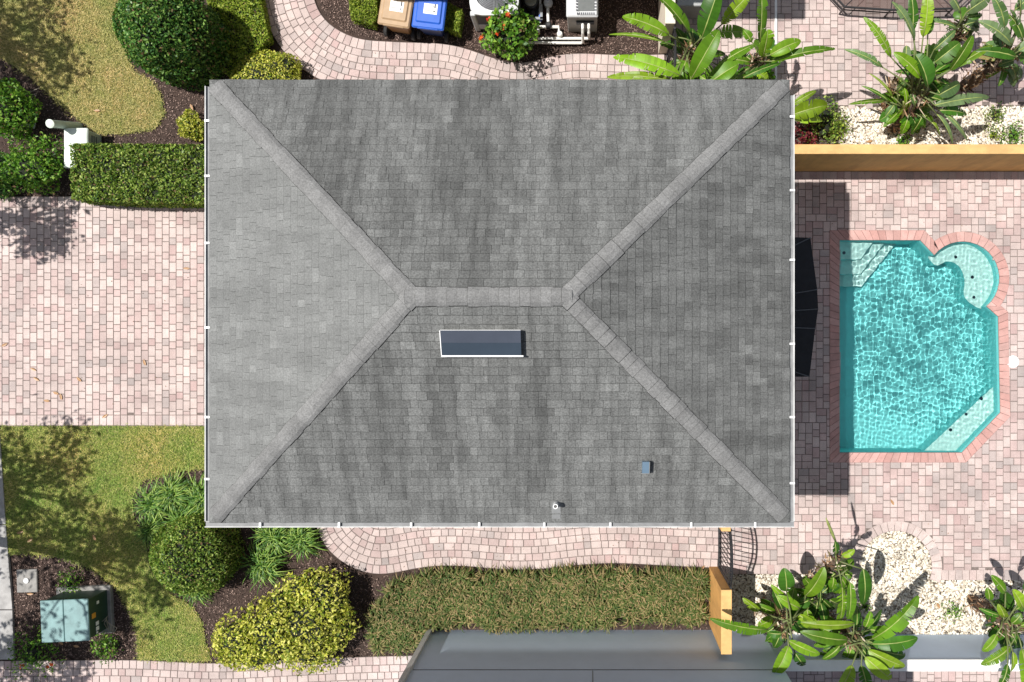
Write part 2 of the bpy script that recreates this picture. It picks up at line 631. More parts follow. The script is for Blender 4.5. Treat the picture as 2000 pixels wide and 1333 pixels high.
def smoothed(P, n):
    P = P.copy()
    for _ in range(n):
        P[1:-1] = 0.25 * P[:-2] + 0.5 * P[1:-1] + 0.25 * P[2:]
    return P


def course_lines(bound, widths, side, smooth=2):
    """offset curves of a boundary polyline, same point count"""
    lines = [bound]
    cur = bound.copy()
    for w in widths:
        d = np.gradient(cur, axis=0)
        d /= np.linalg.norm(d, axis=1)[:, None] + 1e-9
        nrm = np.stack([-d[:, 1], d[:, 0]], 1) * side
        cur = cur + nrm * w
        for _ in range(smooth):
            c2 = cur.copy()
            c2[1:-1] = 0.25 * cur[:-2] + 0.5 * cur[1:-1] + 0.25 * cur[2:]
            cur = c2
        lines.append(cur)
    return lines


def lay_course(mb, a, b, lens, pale, keep=None):
    mid = 0.5 * (a + b)
    s = np.concatenate([[0], np.cumsum(np.linalg.norm(np.diff(mid, axis=0), axis=1))])
    t = random.uniform(-10, 0)
    idx = np.arange(len(mid))

    def pt(line, q):
        i = np.interp(q, s, idx)
        return (np.interp(i, idx, line[:, 0]), np.interp(i, idx, line[:, 1]))
    while t < s[-1]:
        L = random.choice(lens)
        t0, t1 = max(t, 0), min(t + L, s[-1])
        if t1 - t0 > 4:
            q = [pt(a, t0), pt(a, t1), pt(b, t1), pt(b, t0)]
            c = (sum(p[0] for p in q) / 4, sum(p[1] for p in q) / 4)
            if keep is None or keep(*c):
                paver(mb, q, paver_tint(pale))
        t += L


# ------------------------------------------------------------------ pool outline (ground pixels)
def arc(cx, cy, r_, a0, a1, n):
    return [(cx + r_ * math.cos(R(a0 + (a1 - a0) * i / n)), cy + r_ * math.sin(R(a0 + (a1 - a0) * i / n))) for i in range(n + 1)]


SPA = (1880.0, 544.0, 71.5)
spa_arc = arc(*SPA, -141, 50, 36)                      # over the top, clockwise in the picture
POOL_EDGES = [[(1640, 470), (1797, 470)], [(1797, 470), spa_arc[0]], spa_arc, [spa_arc[-1], (1949, 619)],
              [(1949, 619), (1953, 806)], [(1953, 806), (1878, 884)], [(1878, 884), (1640, 884)], [(1640, 884), (1640, 470)]]
POOL = []
for e in POOL_EDGES:
    POOL.extend(e[:-1])


def offset_poly(poly, d):
    P = np.array(poly, float)
    n = len(P)
    out = []
    for i in range(n):
        a, b, c = P[i - 1], P[i], P[(i + 1) % n]
        u, v = (b - a) / np.linalg.norm(b - a), (c - b) / np.linalg.norm(c - b)
        n1, n2 = np.array([u[1], -u[0]]), np.array([v[1], -v[0]])   # outward for this winding
        m = n1 + n2
        m /= np.linalg.norm(m)
        out.append(tuple(b + m * d / max(0.5, float(m @ n1))))
    return out


POOL_OUT = offset_poly(POOL, 20.0)
POOL_MID = offset_poly(POOL, 8.0)
POOL_WET = offset_poly(POOL, 3.0)

# ------------------------------------------------------------------ ground and lawns
BIG = [(-6000, -6000), (8000, -6000), (8000, 8000), (-6000, 8000)]
sheet("ground", BIG, -0.045, M["soil"], [POOL_MID])
LAWN_N = [(-900, -700), (246, -700), (244, 20), (246, 110), (262, 140), (292, 156), (312, 182), (320, 222), (302, 252), (240, 262), (190, 262), (165, 242),
          (112, 202), (60, 152), (0, 112), (-900, 80)]
LAWN_S = [(-40, 833), (640, 833), (640, 915), (400, 915), (330, 925), (277, 940), (256, 975), (262, 1020), (285, 1060), (290, 1110), (330, 1160), (370, 1182),
          (392, 1212), (402, 1262), (412, 1292), (270, 1290), (268, 1240), (255, 1200), (230, 1152), (180, 1112), (120, 1090), (60, 1082), (12, 1082), (2, 917)]
sheet("lawn", LAWN_N, -0.02, M["lawn"])
sheet("lawn", LAWN_S, -0.02, M["lawn"])


def blades(name, poly, n, hmin, hmax, mat):
    P = gw(scatter(poly, n), -0.02) + np.column_stack([RNG.normal(0, 0.045, (n, 2)), np.zeros(n)])
    a = RNG.random(n) * 2 * math.pi
    hh = hmin + RNG.random(n) * (hmax - hmin)
    lean = (0.5 + RNG.random(n) * 1.4) * hh
    w = 0.004 + RNG.random(n) * 0.006
    d = np.stack([np.cos(a), np.sin(a), np.zeros(n)], 1)
    s_ = np.stack([-np.sin(a), np.cos(a), np.zeros(n)], 1)
    V = np.stack([P - s_ * w[:, None], P + s_ * w[:, None], P + d * lean[:, None] + np.array([0, 0, 1]) * hh[:, None]], 1).reshape(-1, 3)
    F = np.arange(3 * n).reshape(-1, 3)
    o = mesh_np(name, V, F, mat)
    o["kind"] = "stuff"
    return o


VIS_N = [(max(-60, x), max(-60, y)) for x, y in LAWN_N]
tag(blades("grass", VIS_N, 42000, 0.025, 0.055, M["blade_dry"]), "dry yellowish lawn grass at the corner beside the round bush", "grass")
tag(blades("grass", [(min(x, 440), y) for x, y in LAWN_S], 62000, 0.025, 0.06, M["blade"]), "shaded green lawn grass between the driveway and the green utility box", "grass")

# ------------------------------------------------------------------ driveway, paths, patio
mb = MB()
for i in range(-12, 49):
    x = 4 + i * 13.6
    y = 405 + (0 if i % 2 else -27) + random.uniform(-1, 1)
    k = 0
    while y < 811:
        L = (20.4 if k % 2 == 0 else 13.6) * random.uniform(0.98, 1.02)
        y0, y1 = max(y, 405), min(y + L, 811)
        if y1 - y0 > 4:
            paver(mb, [(x, y0), (x + 13.6, y0), (x + 13.6, y1), (x, y1)], paver_tint(0.75 if k % 2 == 0 else 0.4))
        y += L
        k += 1
for y0, y1 in ((811, 832), (384, 405)):
    for i in range(-12, 49):
        paver(mb, [(4 + i * 13.6, y0), (17.6 + i * 13.6, y0), (17.6 + i * 13.6, y1), (4 + i * 13.6, y1)], paver_tint(0.75))
o = mb.build("driveway", M["paver"])
o["kind"] = "structure"
sheet("driveway_bed", [(-160, 384), (670, 384), (670, 833), (-160, 833)], -0.012, M["joint"])

# north path
NB = spline([(606, -150), (607, -60), (613, 0), (624, 26), (642, 48), (674, 67), (706, 78), (738, 80), (792, 83), (850, 84), (888, 89), (920, 98), (952, 110), (984, 120),
             (1013, 124), (1048, 119), (1080, 109), (1128, 104), (1192, 107), (1240, 108), (1300, 106)], 4.0)
NB = smoothed(NB, 40)
lines = course_lines(NB, [20, 13.8, 13.8, 13.8, 13.8, 13.8, 13.8], 1, 2)
mb = MB()
for k in range(7):
    lay_course(mb, lines[k], lines[k + 1], [13.8] if k == 0 else [13.8, 13.8, 20.5], 0.62)
o = mb.build("north_path", M["paver"])
o["kind"] = "structure"
sheet("north_path_bed", [tuple(p) for p in lines[0][::3]] + [(1300, 290)] + [tuple(p) for p in lines[7][::-3]], -0.012, M["joint"])

# south path
SB = spline([(618, 940), (612, 985), (614, 1025), (627, 1064), (664, 1099), (703, 1119), (737, 1127), (785, 1117), (823, 1107), (901, 1105), (965, 1112), (1030, 1114),
             (1086, 1110), (1116, 1105), (1202, 1100), (1288, 1105), (1402, 1110)], 4.0)
SB = smoothed(SB, 120)
lines = course_lines(SB, [17] + [13.8] * 8, -1, 3)
mb = MB()
for k in range(9):
    lay_course(mb, lines[k], lines[k + 1], [13.8] if k == 0 else [13.8, 13.8, 20.5], 0.62)
o = mb.build("south_path", M["paver"])
o["kind"] = "structure"
sheet("south_path_bed", [tuple(p) for p in lines[0][::3]] + [tuple(p) for p in lines[9][::-3]], -0.012, M["joint"])

# patio
RING = (1750.0, 1108.0, 70.0, 91.0)
BED_S = [(1404, 1123), (1640, 1122), (1668, 1122)] + arc(RING[0], RING[1], RING[2], 168, 378, 40) + [(1826, 1134), (2130, 1134), (2130, 1240), (1404, 1240)]
BED_N = [(1430, 206), (2130, 206), (2130, 320), (1430, 320)]
ring_zone = arc(RING[0], RING[1], 86, 160, 380, 30)


def keep_patio(x, y):
    if y < 205:
        return x > 1305
    if y < 336:
        return False
    if inside([(x, y)], POOL_MID)[0] or inside([(x, y)], ring_zone)[0]:
        return False
    if y > 1108 and 1640 < x < 1822:
        return False
    if y > (1119 if x > 1640 else 1109):
        return False
    return x > (1404 if y > 930 else 1380)


mb = MB()
ashlar(mb, 1380, 336, 2120, 1122, 6.9, keep_patio, 0.42, 3)
ashlar(mb, 1305, -90, 2120, 206, 6.9, keep_patio, 0.7, 4)
for i in range(60):                                           # soldier courses along the wall and the beds
    x = 1390 + i * 13.6
    paver(mb, [(x, 335), (x + 13.6, 335), (x + 13.6, 352), (x, 352)], paver_tint(0.3), z=0.004)
    if x > 1822:
        paver(mb, [(x, 1113), (x + 13.6, 1113), (x + 13.6, 1134), (x, 1134)], paver_tint(0.7), z=0.008)
    if 1400 < x < 1655:
        paver(mb, [(x, 1103), (x + 13.6, 1103), (x + 13.6, 1122), (x, 1122)], paver_tint(0.7), z=0.008)
rp = [(a, arc(RING[0], RING[1], RING[2], a, a, 1)[0], arc(RING[0], RING[1], RING[3], a, a, 1)[0]) for a in np.linspace(165, 380, 24)]
for (a0, i0, o0), (a1, i1, o1) in zip(rp[:-1], rp[1:]):
    paver(mb, [i0, i1, o1, o0], paver_tint(0.8), z=0.006)
o = mb.build("patio", M["paver"])
o["kind"] = "structure"
sheet("patio_bed", [(1370, 334), (2130, 334), (2130, 1134), (1826, 1134)] + arc(RING[0], RING[1], RING[2] + 1, 378, 168, 40) + [(1640, 1122), (1404, 1122), (1404, 930), (1370, 930)],
      -0.012, M["joint"], [POOL_MID])
sheet("patio_bed", [(1300, -100), (2130, -100), (2130, 206), (1300, 206)], -0.012, M["joint"])

# paving in the south-west and behind the garden wall
mb = MB()
top_line = spline([(-80, 1292), (60, 1291), (250, 1290), (420, 1296), (560, 1290), (700, 1284), (840, 1280)], 5)
lines = course_lines(top_line, [17, 13.8, 13.8, 13.8, 13.8, 13.8, 13.8, 13.8], 1, 0)
for k in range(8):
    lay_course(mb, lines[k], lines[k + 1], [13.6] if k == 0 else [13.6, 20.4], 0.6, lambda x, y: x < 838)
o = mb.build("pavement", M["paver"])
o["kind"] = "structure"
sheet("pavement_bed", [tuple(p) for p in top_line[::4]] + [(840, 1400), (-80, 1400)], -0.012, M["joint"])
mb = MB()
ashlar(mb, 1480, 1256, 2120, 1420, 6.9, lambda x, y: True, 0.6, 5)
o = mb.build("pavement", M["paver"])
o["kind"] = "structure"
sheet("pavement_bed", [(1478, 1254), (2130, 1254), (2130, 1430), (1478, 1430)], -0.012, M["joint"])

# concrete sidewalk at the left edge, in three slabs
mb = MB()
for (ya, xa, yb, xb) in ((760, -6, 1024, 12), (1026, 12, 1190, 25), (1192, 25, 1288, 28)):
    mb.prism([g(-120, ya)[:2], g(xa, ya)[:2], g(xb, yb)[:2], g(-120, yb)[:2]], -0.1, 0.02)
o = mb.build("sidewalk", M["concrete"])
o["kind"] = "structure"

# ------------------------------------------------------------------ mulch and pebbles
def chips(name, poly, n, mat, label, holes=(), size=0.042, zz=-0.04):
    P = gw(scatter(poly, n, holes), zz + RNG.random(n) * 0.02)
    nn = np.stack([RNG.normal(0, 0.5, n), RNG.normal(0, 0.5, n), np.ones(n)], 1)
    o = leaves(name, P, nn, size, mat, None, aspect=0.4, jitter=0.2)
    o["kind"] = "stuff"
    return tag(o, label, "mulch")


def leaves(name, P, N, size, mat, parent, aspect=0.5, jitter=0.6, fold=0.12, loc=None):
    n = len(P)
    N = N / (np.linalg.norm(N, axis=1)[:, None] + 1e-9)
    rv = RNG.normal(0, 1, (n, 3))
    rv /= np.linalg.norm(rv, axis=1)[:, None]
    nn = N * (1 - jitter) + rv * jitter
    nn /= np.linalg.norm(nn, axis=1)[:, None] + 1e-9
    tv = np.cross(nn, RNG.normal(0, 1, (n, 3)))
    tv /= np.linalg.norm(tv, axis=1)[:, None] + 1e-9
    bv = np.cross(nn, tv)
    L = (size * (0.65 + 0.7 * RNG.random(n)))[:, None]
    Wd = L * aspect
    V = np.stack([P - tv * L * 0.5, P + bv * Wd * 0.5 + nn * L * fold, P + tv * L * 0.5, P - bv * Wd * 0.5 + nn * L * fold], 1).reshape(-1, 3)
    F = np.arange(4 * n).reshape(-1, 4)
    return mesh_np(name, V, F, mat, parent, loc)


chips("mulch", [(618, -20), (630, 20), (650, 46), (680, 64), (740, 77), (850, 80), (915, 93), (985, 116), (1013, 121), (1050, 116), (1085, 105), (1285, 103), (1285, -20)], 15000, M["mulch"],
      "dark bark mulch in the bed around the bins and pool machines")
chips("mulch", [(0, 112), (60, 152), (112, 202), (165, 242), (190, 262), (240, 262), (302, 252), (320, 222), (312, 182), (292, 156), (262, 140), (420, 130), (600, 160), (600, 390), (0, 390)], 14000,
      M["mulch"], "dark bark mulch around the clipped hedge and pale cabinet")
chips("mulch", [(25, 1082), (120, 1090), (180, 1112), (230, 1152), (255, 1200), (268, 1240), (270, 1290), (28, 1290)], 8000, M["mulch"], "dark bark mulch around the green utility box")
chips("mulch", [(400, 915), (330, 925), (277, 940), (256, 975), (262, 1020), (285, 1060), (290, 1110), (330, 1160), (370, 1182), (392, 1212), (402, 1262), (412, 1292), (560, 1288), (735, 1283),
                (838, 1278), (838, 1232), (1384, 1232), (1384, 1112), (1288, 1107), (1202, 1102), (1116, 1107), (1030, 1116), (901, 1107), (823, 1109), (785, 1119), (737, 1129), (703, 1121), (664, 1101),
                (627, 1066), (614, 1020), (520, 930)], 20000, M["mulch"], "dark bark mulch under the shrubs and tufted grass along the path")
chips("mulch", [(1430, 207), (1668, 207), (1648, 250), (1662, 300), (1430, 300)], 2500, M["mulch"], "dark mulch under the leafy plants by the ochre wall")
chips("mulch", [(1404, 1124), (1520, 1124), (1480, 1180), (1500, 1238), (1404, 1238)], 1800, M["mulch"], "dark mulch in the strip beside the short ochre wall")  # wall shadow on the dark pebbles put into the colour of these chips


def pebbles(name, poly, n, label, zz=-0.03):
    P = gw(scatter(poly, n), zz + RNG.random(n) * 0.012)
    r_ = (0.014 + 0.022 * RNG.random(n))[:, None]
    a = RNG.random(n) * 6.28
    ux = np.stack([np.cos(a), np.sin(a), np.zeros(n)], 1)
    uy = np.stack([-np.sin(a), np.cos(a), RNG.normal(0, 0.25, n)], 1)
    uz = np.stack([RNG.normal(0, 0.25, n), RNG.normal(0, 0.25, n), np.full(n, 0.75)], 1)
    V = np.stack([P + ux * r_ * 1.2, P + uy * r_, P - ux * r_ * 1.2, P - uy * r_, P + uz * r_, P - uz * r_], 1).reshape(-1, 3)
    b = (np.arange(n) * 6)[:, None]
    F = np.concatenate([b + np.array([[0, 1, 4]]), b + np.array([[1, 2, 4]]), b + np.array([[2, 3, 4]]), b + np.array([[3, 0, 4]])], 0)
    o = mesh_np(name, V, F, M["pebble"])
    o["kind"] = "stuff"
    return tag(o, label, "pebbles")


sheet("pebble_bed", [(1404, 1123), (1640, 1122), (1668, 1122)] + arc(RING[0], RING[1], RING[2] + 3, 168, 378, 40) + [(1826, 1136), (2130, 1136), (2130, 1242), (1404, 1242)], -0.03, M["pebble_bed"])
sheet("pebble_bed", BED_N, -0.03, M["pebble_bed"])
pebbles("pebbles", BED_S, 19000, "white pebbles in the bed with the rounded end by the patio")
pebbles("pebbles", [(1640, 208), (2060, 208), (2060, 318), (1640, 318)], 10500, "white pebbles behind the long ochre garden wall")

# ------------------------------------------------------------------ swimming pool
pool = thing("swimming_pool", "turquoise swimming pool with pink brick coping and a round seat bay", "swimming pool", g(1790, 680, 0))
mb = MB()
ZF = -1.02
n = len(POOL)
for i in range(n):
    a, b = POOL[i], POOL[(i + 1) % n]
    mb.face([g(*a, -0.002), g(*b, -0.002), g(*b, ZF), g(*a, ZF)])
basin = mb.build("basin", M["plaster"], pool)
floor_o = sheet("pool_floor", POOL_WET, ZF, M["plaster"], parent=None)
floor_o.name = "basin_floor"
del floor_o["kind"]
floor_o.parent = pool
floor_o.location = -Vector(pool.location)


def bench(name, poly, ztop):
    mb = MB()
    mb.prism([g(x, y)[:2] for x, y in poly], ZF + 0.002, ztop, bottom=False)
    bo = mb.build(name, M["plaster"], pool)
    bo.cycles.is_caustics_receiver = True
    lo = MB()
    lo.prism([g(x, y)[:2] for x, y in poly], ztop + 0.001, ztop + 0.012, bottom=False)
    o = lo.build("tread" if name == "step" else "ledge_top", M["ledge"], pool)
    o.cycles.is_caustics_receiver = True
    return bpy.data.objects[o.name]


caust_rec = [basin, floor_o]
caust_rec.append(bench("step", [(1637, 467), (1715, 467), (1687, 505), (1637, 505)], -0.32))
caust_rec.append(bench("step", [(1636.5, 466.5), (1744, 466.5), (1692, 533), (1636.5, 533)], -0.58))
caust_rec.append(bench("step", [(1636, 466), (1772, 466), (1699, 557), (1636, 557)], -0.80))
outer = arc(SPA[0], SPA[1], SPA[2] + 3, -139, 48, 30)
inner = spline([(1927, 603), (1906, 592), (1893, 575), (1895, 548), (1885, 520), (1862, 508), (1838, 517), (1820, 498)], 4)
caust_rec.append(bench("seat_ledge", outer + [tuple(p) for p in inner[::2]], -0.36))
caust_rec.append(bench("seat_ledge", [(1956, 754), (1956, 808), (1880, 888), (1812, 888)], -0.40))

for (x, y, z) in ((1655, 492, -0.32), (1877, 500, -0.36), (1910, 540, -0.36), (1913, 580, -0.36), (1929, 781, -0.40), (1899, 812, -0.40), (1868, 843, -0.40)):
    mb = MB()
    c = g(x, y, z + 0.006)
    mb.lathe(c, [(0.055, -0.01), (0.055, 0.004), (0.03, 0.008)], 8)
    mb.build("jet", M["tile"], pool)

copo = MB()
ci = 0
for ei, e in enumerate(POOL_EDGES):
    L = sum(math.dist(e[k], e[k + 1]) for k in range(len(e) - 1))
    m = max(1, round(L / 13.0))
    ii = [POOL.index(tuple(e[k])) if k < len(e) - 1 else (POOL.index(tuple(e[-1])) if tuple(e[-1]) in POOL else 0) for k in range(len(e))]
    oo = np.array([POOL_OUT[k] for k in ii])
    ee = np.array(e, float)
    idx = np.arange(len(ee))
    for k in range(m):
        t0, t1 = k / m * (len(ee) - 1), (k + 1) / m * (len(ee) - 1)
        f = lambda A, t: (np.interp(t, idx, A[:, 0]), np.interp(t, idx, A[:, 1]))
        kk = random.uniform(0.85, 1.12)
        w = random.random() * 0.5
        col = tuple((a * (1 - w) + b * w) * kk for a, b in zip((0.48, 0.27, 0.24), (0.56, 0.39, 0.355)))
        paver(copo, [f(ee, t0), f(ee, t1), f(oo, t1), f(oo, t0)], col, z=0.018, gap=0.25, bev=0.5, deep=0.15)
copo.build("coping", M["coping"], pool)

# water: a real wavy surface
m, t, p = new_mat("pool_water")
t.nodes.remove(p)
rf = node(t, "ShaderNodeBsdfGlass", IOR=1.33, Roughness=0.0)
rf.inputs["Color"].default_value = (1, 1, 1, 1)
t.links.new(rf.outputs[0], t.nodes["Material Output"].inputs["Surface"])
M["water"] = m
STEP = 0.7
xs = np.arange(1634, 1962, STEP)
ys = np.arange(464, 892, STEP)
XX, YY = np.meshgrid(xs, ys)
wx, wy = (XX - CX) / S, -(YY - CY) / S
zz = np.full_like(wx, 0.0)
wr = np.random.default_rng(5)
for k in range(46):
    lam = 0.075 * (2.3 ** wr.random())
    kk = 2 * math.pi / lam
    th = wr.random() * 2 * math.pi
    amp = 0.66 / kk ** 2 * (0.6 + 0.8 * wr.random())
    zz += amp * np.sin(kk * (wx * math.cos(th) + wy * math.sin(th)) + wr.random() * 6.28)
calm = 1.0 / (1.0 + np.exp(-(790 - YY + 0.25 * (XX - 1640)) / 22.0))      # the far end lies calmer
zz *= 0.35 + 0.65 * calm
zz += -0.115
V = np.stack([wx.ravel(), wy.ravel(), zz.ravel()], 1)
nyy, nxx = XX.shape
ii = (np.arange(nyy - 1)[:, None] * nxx + np.arange(nxx - 1)[None, :])
F = np.stack([ii, ii + nxx, ii + nxx + 1, ii + 1], -1).reshape(-1, 4)
cen = np.stack([XX.ravel()[F].mean(1), YY.ravel()[F].mean(1)], 1)
F = F[inside(cen, POOL_WET)]
water = mesh_np("pool_water", V, F, M["water"], smooth=True)
water["kind"] = "structure"
try:
    water.cycles.is_caustics_caster = True
    for o in caust_rec:
        o.cycles.is_caustics_receiver = True
except Exception as ex:
    print("caustics flags:", ex)

mb = MB()
mb.lathe(g(1978, 707, 0), [(0.15, -0.02), (0.15, 0.012), (0.135, 0.016), (0.03, 0.017)], 28)
tag(mb.build("skimmer_lid", M["white"], None, g(1978, 707, 0)), "round white skimmer lid set in the pavers beside the pool", "pool lid")

# ------------------------------------------------------------------ the house
ZE = 5.8                                        # eave height
PITCH = 0.388
X0, X1 = at(411, 0, ZE)[0], at(1540.5, 0, ZE)[0]
Y1, Y0 = at(0, 158, ZE)[1], at(0, 1019, ZE)[1]
RUN = (Y1 - Y0) / 2
ZR = ZE + RUN * PITCH
YM = (Y0 + Y1) / 2
house = thing("house", "house under a grey shingled hip roof in the middle of the picture", "house", ((X0 + X1) / 2, YM, 0))
mb = MB()
iv = 0.45
mb.prism([(X0 + iv, Y0 + iv), (X1 - iv, Y0 + iv), (X1 - iv, Y1 - iv), (X0 + iv, Y1 - iv)], -0.03, ZE - 0.1)
mb.build("wall", M["stucco"], house)
mb = MB()
d_ = 0.012
A, B, C, D = (X0, Y0, ZE - d_), (X1, Y0, ZE - d_), (X1, Y1, ZE - d_), (X0, Y1, ZE - d_)
E, G_ = (X0 + RUN, YM, ZR - d_), (X1 - RUN, YM, ZR - d_)
for f in ((A, B, G_, E), (B, C, G_), (C, D, E, G_), (D, A, E)):
    mb.face(f)
roof = mb.build("roof", M["deck"], house)
mb = MB()
mb.prism([(X0 + 0.01, Y0 + 0.01), (X1 - 0.01, Y0 + 0.01), (X1 - 0.01, Y1 - 0.01), (X0 + 0.01, Y1 - 0.01)], ZE - 0.2, ZE - 0.016)
mb.build("fascia", M["white"], roof)


def shingles(name, A, u, nrm, L, base, spread, mat, seed, edge=0.28, stains=None):
    """courses of single shingles on one slope, clipped at the hips"""
    rnd = random.Random(seed)
    mb = MB()
    e = 0.134
    rows = int(RUN / e) + 1
    for i in range(rows):
        d0 = i * e - (0.015 if i == 0 else 0)
        s = -rnd.random() * 0.3
        while s < L:
            w = rnd.choice((0.13, 0.17, 0.2, 0.24, 0.3))
            j = rnd.uniform(-0.004, 0.004)
            a, b = d0 + j, d0 + e + 0.03
            poly = [(s + 0.002, a), (s + w - 0.002, a + rnd.uniform(-0.003, 0.003)), (s + w - 0.002, b), (s + 0.002, b)]
            poly = clip(poly, lambda p: p[0] - p[1])
            poly = clip(poly, lambda p: L - p[1] - p[0]) if len(poly) > 2 else poly
            poly = clip(poly, lambda p: RUN - p[1]) if len(poly) > 2 else poly
            if len(poly) > 2:
                th = rnd.choice((0.009, 0.010, 0.016))
                k = base * (1 + rnd.uniform(-spread, spread)) * (1.12 if rnd.random() < 0.08 else 1.0)
                px_ = A[0] + u[0] * (s + w / 2) + nrm[0] * a
                py_ = A[1] + u[1] * (s + w / 2) + nrm[1] * a
                if stains:
                    px_ = CX + px_ * S * H / (H - ZE - a * PITCH)
                    for c0, wd, dk, lo, hi in stains:
                        if lo < a < hi:
                            k *= 1 - dk * math.exp(-((px_ - c0) / wd) ** 2) * min(1.0, (hi - a) * 2.5, (a - lo) * 2.5)
                col = (k * 0.99, k * 1.01, k * 0.985)
                T = []
                for (ss, dd) in poly:
                    lift = th * (1 - (dd - a) / (b - a)) + 0.002
                    T.append((A[0] + u[0] * ss + nrm[0] * dd, A[1] + u[1] * ss + nrm[1] * dd, ZE + dd * PITCH + lift))
                n0, m0 = len(mb.v), len(T)
                eo = 0.007
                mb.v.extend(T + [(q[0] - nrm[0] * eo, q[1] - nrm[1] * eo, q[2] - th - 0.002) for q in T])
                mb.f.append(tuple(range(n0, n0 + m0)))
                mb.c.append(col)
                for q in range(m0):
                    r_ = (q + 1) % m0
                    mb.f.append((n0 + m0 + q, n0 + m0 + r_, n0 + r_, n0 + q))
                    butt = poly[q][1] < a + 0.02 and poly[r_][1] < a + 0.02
                    mb.c.append(tuple(x * (edge if butt else 0.75) for x in col))  # asphalt edge tone, deepened to paint each course's shadow line
            s += w
    return mb.build(name, mat, roof)


LX, LY = X1 - X0, Y1 - Y0
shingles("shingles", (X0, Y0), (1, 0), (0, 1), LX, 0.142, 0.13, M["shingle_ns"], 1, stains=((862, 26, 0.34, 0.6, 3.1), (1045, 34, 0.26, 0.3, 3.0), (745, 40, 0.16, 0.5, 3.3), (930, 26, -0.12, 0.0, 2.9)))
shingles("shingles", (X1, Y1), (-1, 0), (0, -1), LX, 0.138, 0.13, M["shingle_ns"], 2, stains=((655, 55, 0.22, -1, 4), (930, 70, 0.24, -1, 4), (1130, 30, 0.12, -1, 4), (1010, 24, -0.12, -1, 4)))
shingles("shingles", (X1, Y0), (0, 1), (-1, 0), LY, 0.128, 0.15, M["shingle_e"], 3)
shingles("shingles", (X0, Y1), (0, -1), (1, 0), LY, 0.165, 0.06, M["shingle_w"], 4, 0.2)  # brightness of the sunward slope put into a paler base tint


def caps(P, Q, fall, seed, w=0.138, e=0.165):
    """bent cap shingles from the low end P to the high end Q"""
    rnd = random.Random(seed)
    P, Q = Vector(P), Vector(Q)
    d = Q - P
    L = d.length
    dn = d / L
    lat = Vector((-dn.y, dn.x, 0)).normalized()
    mb = MB()
    nn = int(L / e)
    for i in range(nn):
        s0, s1 = i * L / nn, (i + 1) * L / nn + 0.03
        s1 = min(s1, L)
        k = 0.185 * rnd.uniform(0.9, 1.08)
        col = (k, k * 1.0, k * 0.985)
        ww = w * rnd.uniform(0.93, 1.07)
        bz = rnd.uniform(-0.006, 0.006)
        rows = []
        for s, lf in ((s0, 0.016), (s1, 0.004)):
            c = P + dn * s
            rows.append([c + lat * o + Vector((0, 0, -fall * abs(o) + lf + up + bz)) for o, up in ((-ww, 0.018), (-ww * 0.6, 0.036), (0, 0.026), (ww * 0.6, 0.036), (ww, 0.018))])
        b = len(mb.v)
        mb.v.extend([tuple(q) for r_ in rows for q in r_])
        low = [tuple(q - dn * 0.010 - Vector((0, 0, 0.022))) for q in rows[0]]
        mb.v.extend(low)
        for q in range(4):
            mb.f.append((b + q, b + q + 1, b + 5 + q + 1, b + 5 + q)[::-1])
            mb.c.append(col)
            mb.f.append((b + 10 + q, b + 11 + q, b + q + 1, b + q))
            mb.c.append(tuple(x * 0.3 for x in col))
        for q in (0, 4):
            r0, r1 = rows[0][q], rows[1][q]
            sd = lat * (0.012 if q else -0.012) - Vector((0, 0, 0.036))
            mb.face([r0, r1, r1 + sd, r0 + sd], tuple(x * 0.22 for x in col))  # shadow line along the cap edge put into the side face colour
    return mb.build("ridge_cap", M["cap"], roof)


e3, g3 = (X0 + RUN, YM, ZR), (X1 - RUN, YM, ZR)
fh = PITCH / math.sqrt(2)
cs = 0.09
for i_, (a_, b_) in enumerate((((X0 + cs, Y0 + cs), e3), ((X0 + cs, Y1 - cs), e3), ((X1 - cs, Y0 + cs), g3), ((X1 - cs, Y1 - cs), g3))):
    caps((*a_, ZE + cs * PITCH), b_, fh, i_ + 1)
caps((X0 + RUN - 0.1, YM, ZR), (X1 - RUN + 0.1, YM, ZR), PITCH, 5, 0.145, 0.15)


# gutters: open troughs with hangers
def gutter(ax, ay, bx, by, ox, oy, hangers):
    """from a to b along the roof edge; (ox, oy) points outwards"""
    wd, dp, th = 0.088, 0.10, 0.008
    z = ZE - 0.008
    root = MB()
    prof = [(0.0, z), (0.0, z - dp), (wd * 0.75, z - dp), (wd, z - 0.03), (wd, z), (wd + 0.014, z), (wd + 0.014, z - 0.035), (wd * 0.8, z - dp - th), (-0.004, z - dp - th), (-0.004, z)]
    r1 = [(ax + ox * a, ay + oy * a, zz) for a, zz in prof]
    r2 = [(bx + ox * a, by + oy * a, zz) for a, zz in prof]
    root.loft([r1, r2], None, True, True)
    o = root.build("gutter", M["gutter"], house)
    lin = MB()
    lin.face([(ax + ox * 0.002, ay + oy * 0.002, z - 0.04), (bx + ox * 0.002, by + oy * 0.002, z - 0.04), (bx + ox * wd * 0.97, by + oy * wd * 0.97, z - 0.04),
              (ax + ox * wd * 0.97, ay + oy * wd * 0.97, z - 0.04)])
    lin.build("gutter_bottom", M["trough"], o)
    for hx, hy in hangers:
        h = MB()
        h.box((hx + ox * (wd / 2), hy + oy * (wd / 2), z + 0.006), (abs(ox) * (wd + 0.03) + abs(oy) * 0.036, abs(oy) * (wd + 0.03) + abs(ox) * 0.036, 0.014))
        h.build("hanger", M["white"], o)


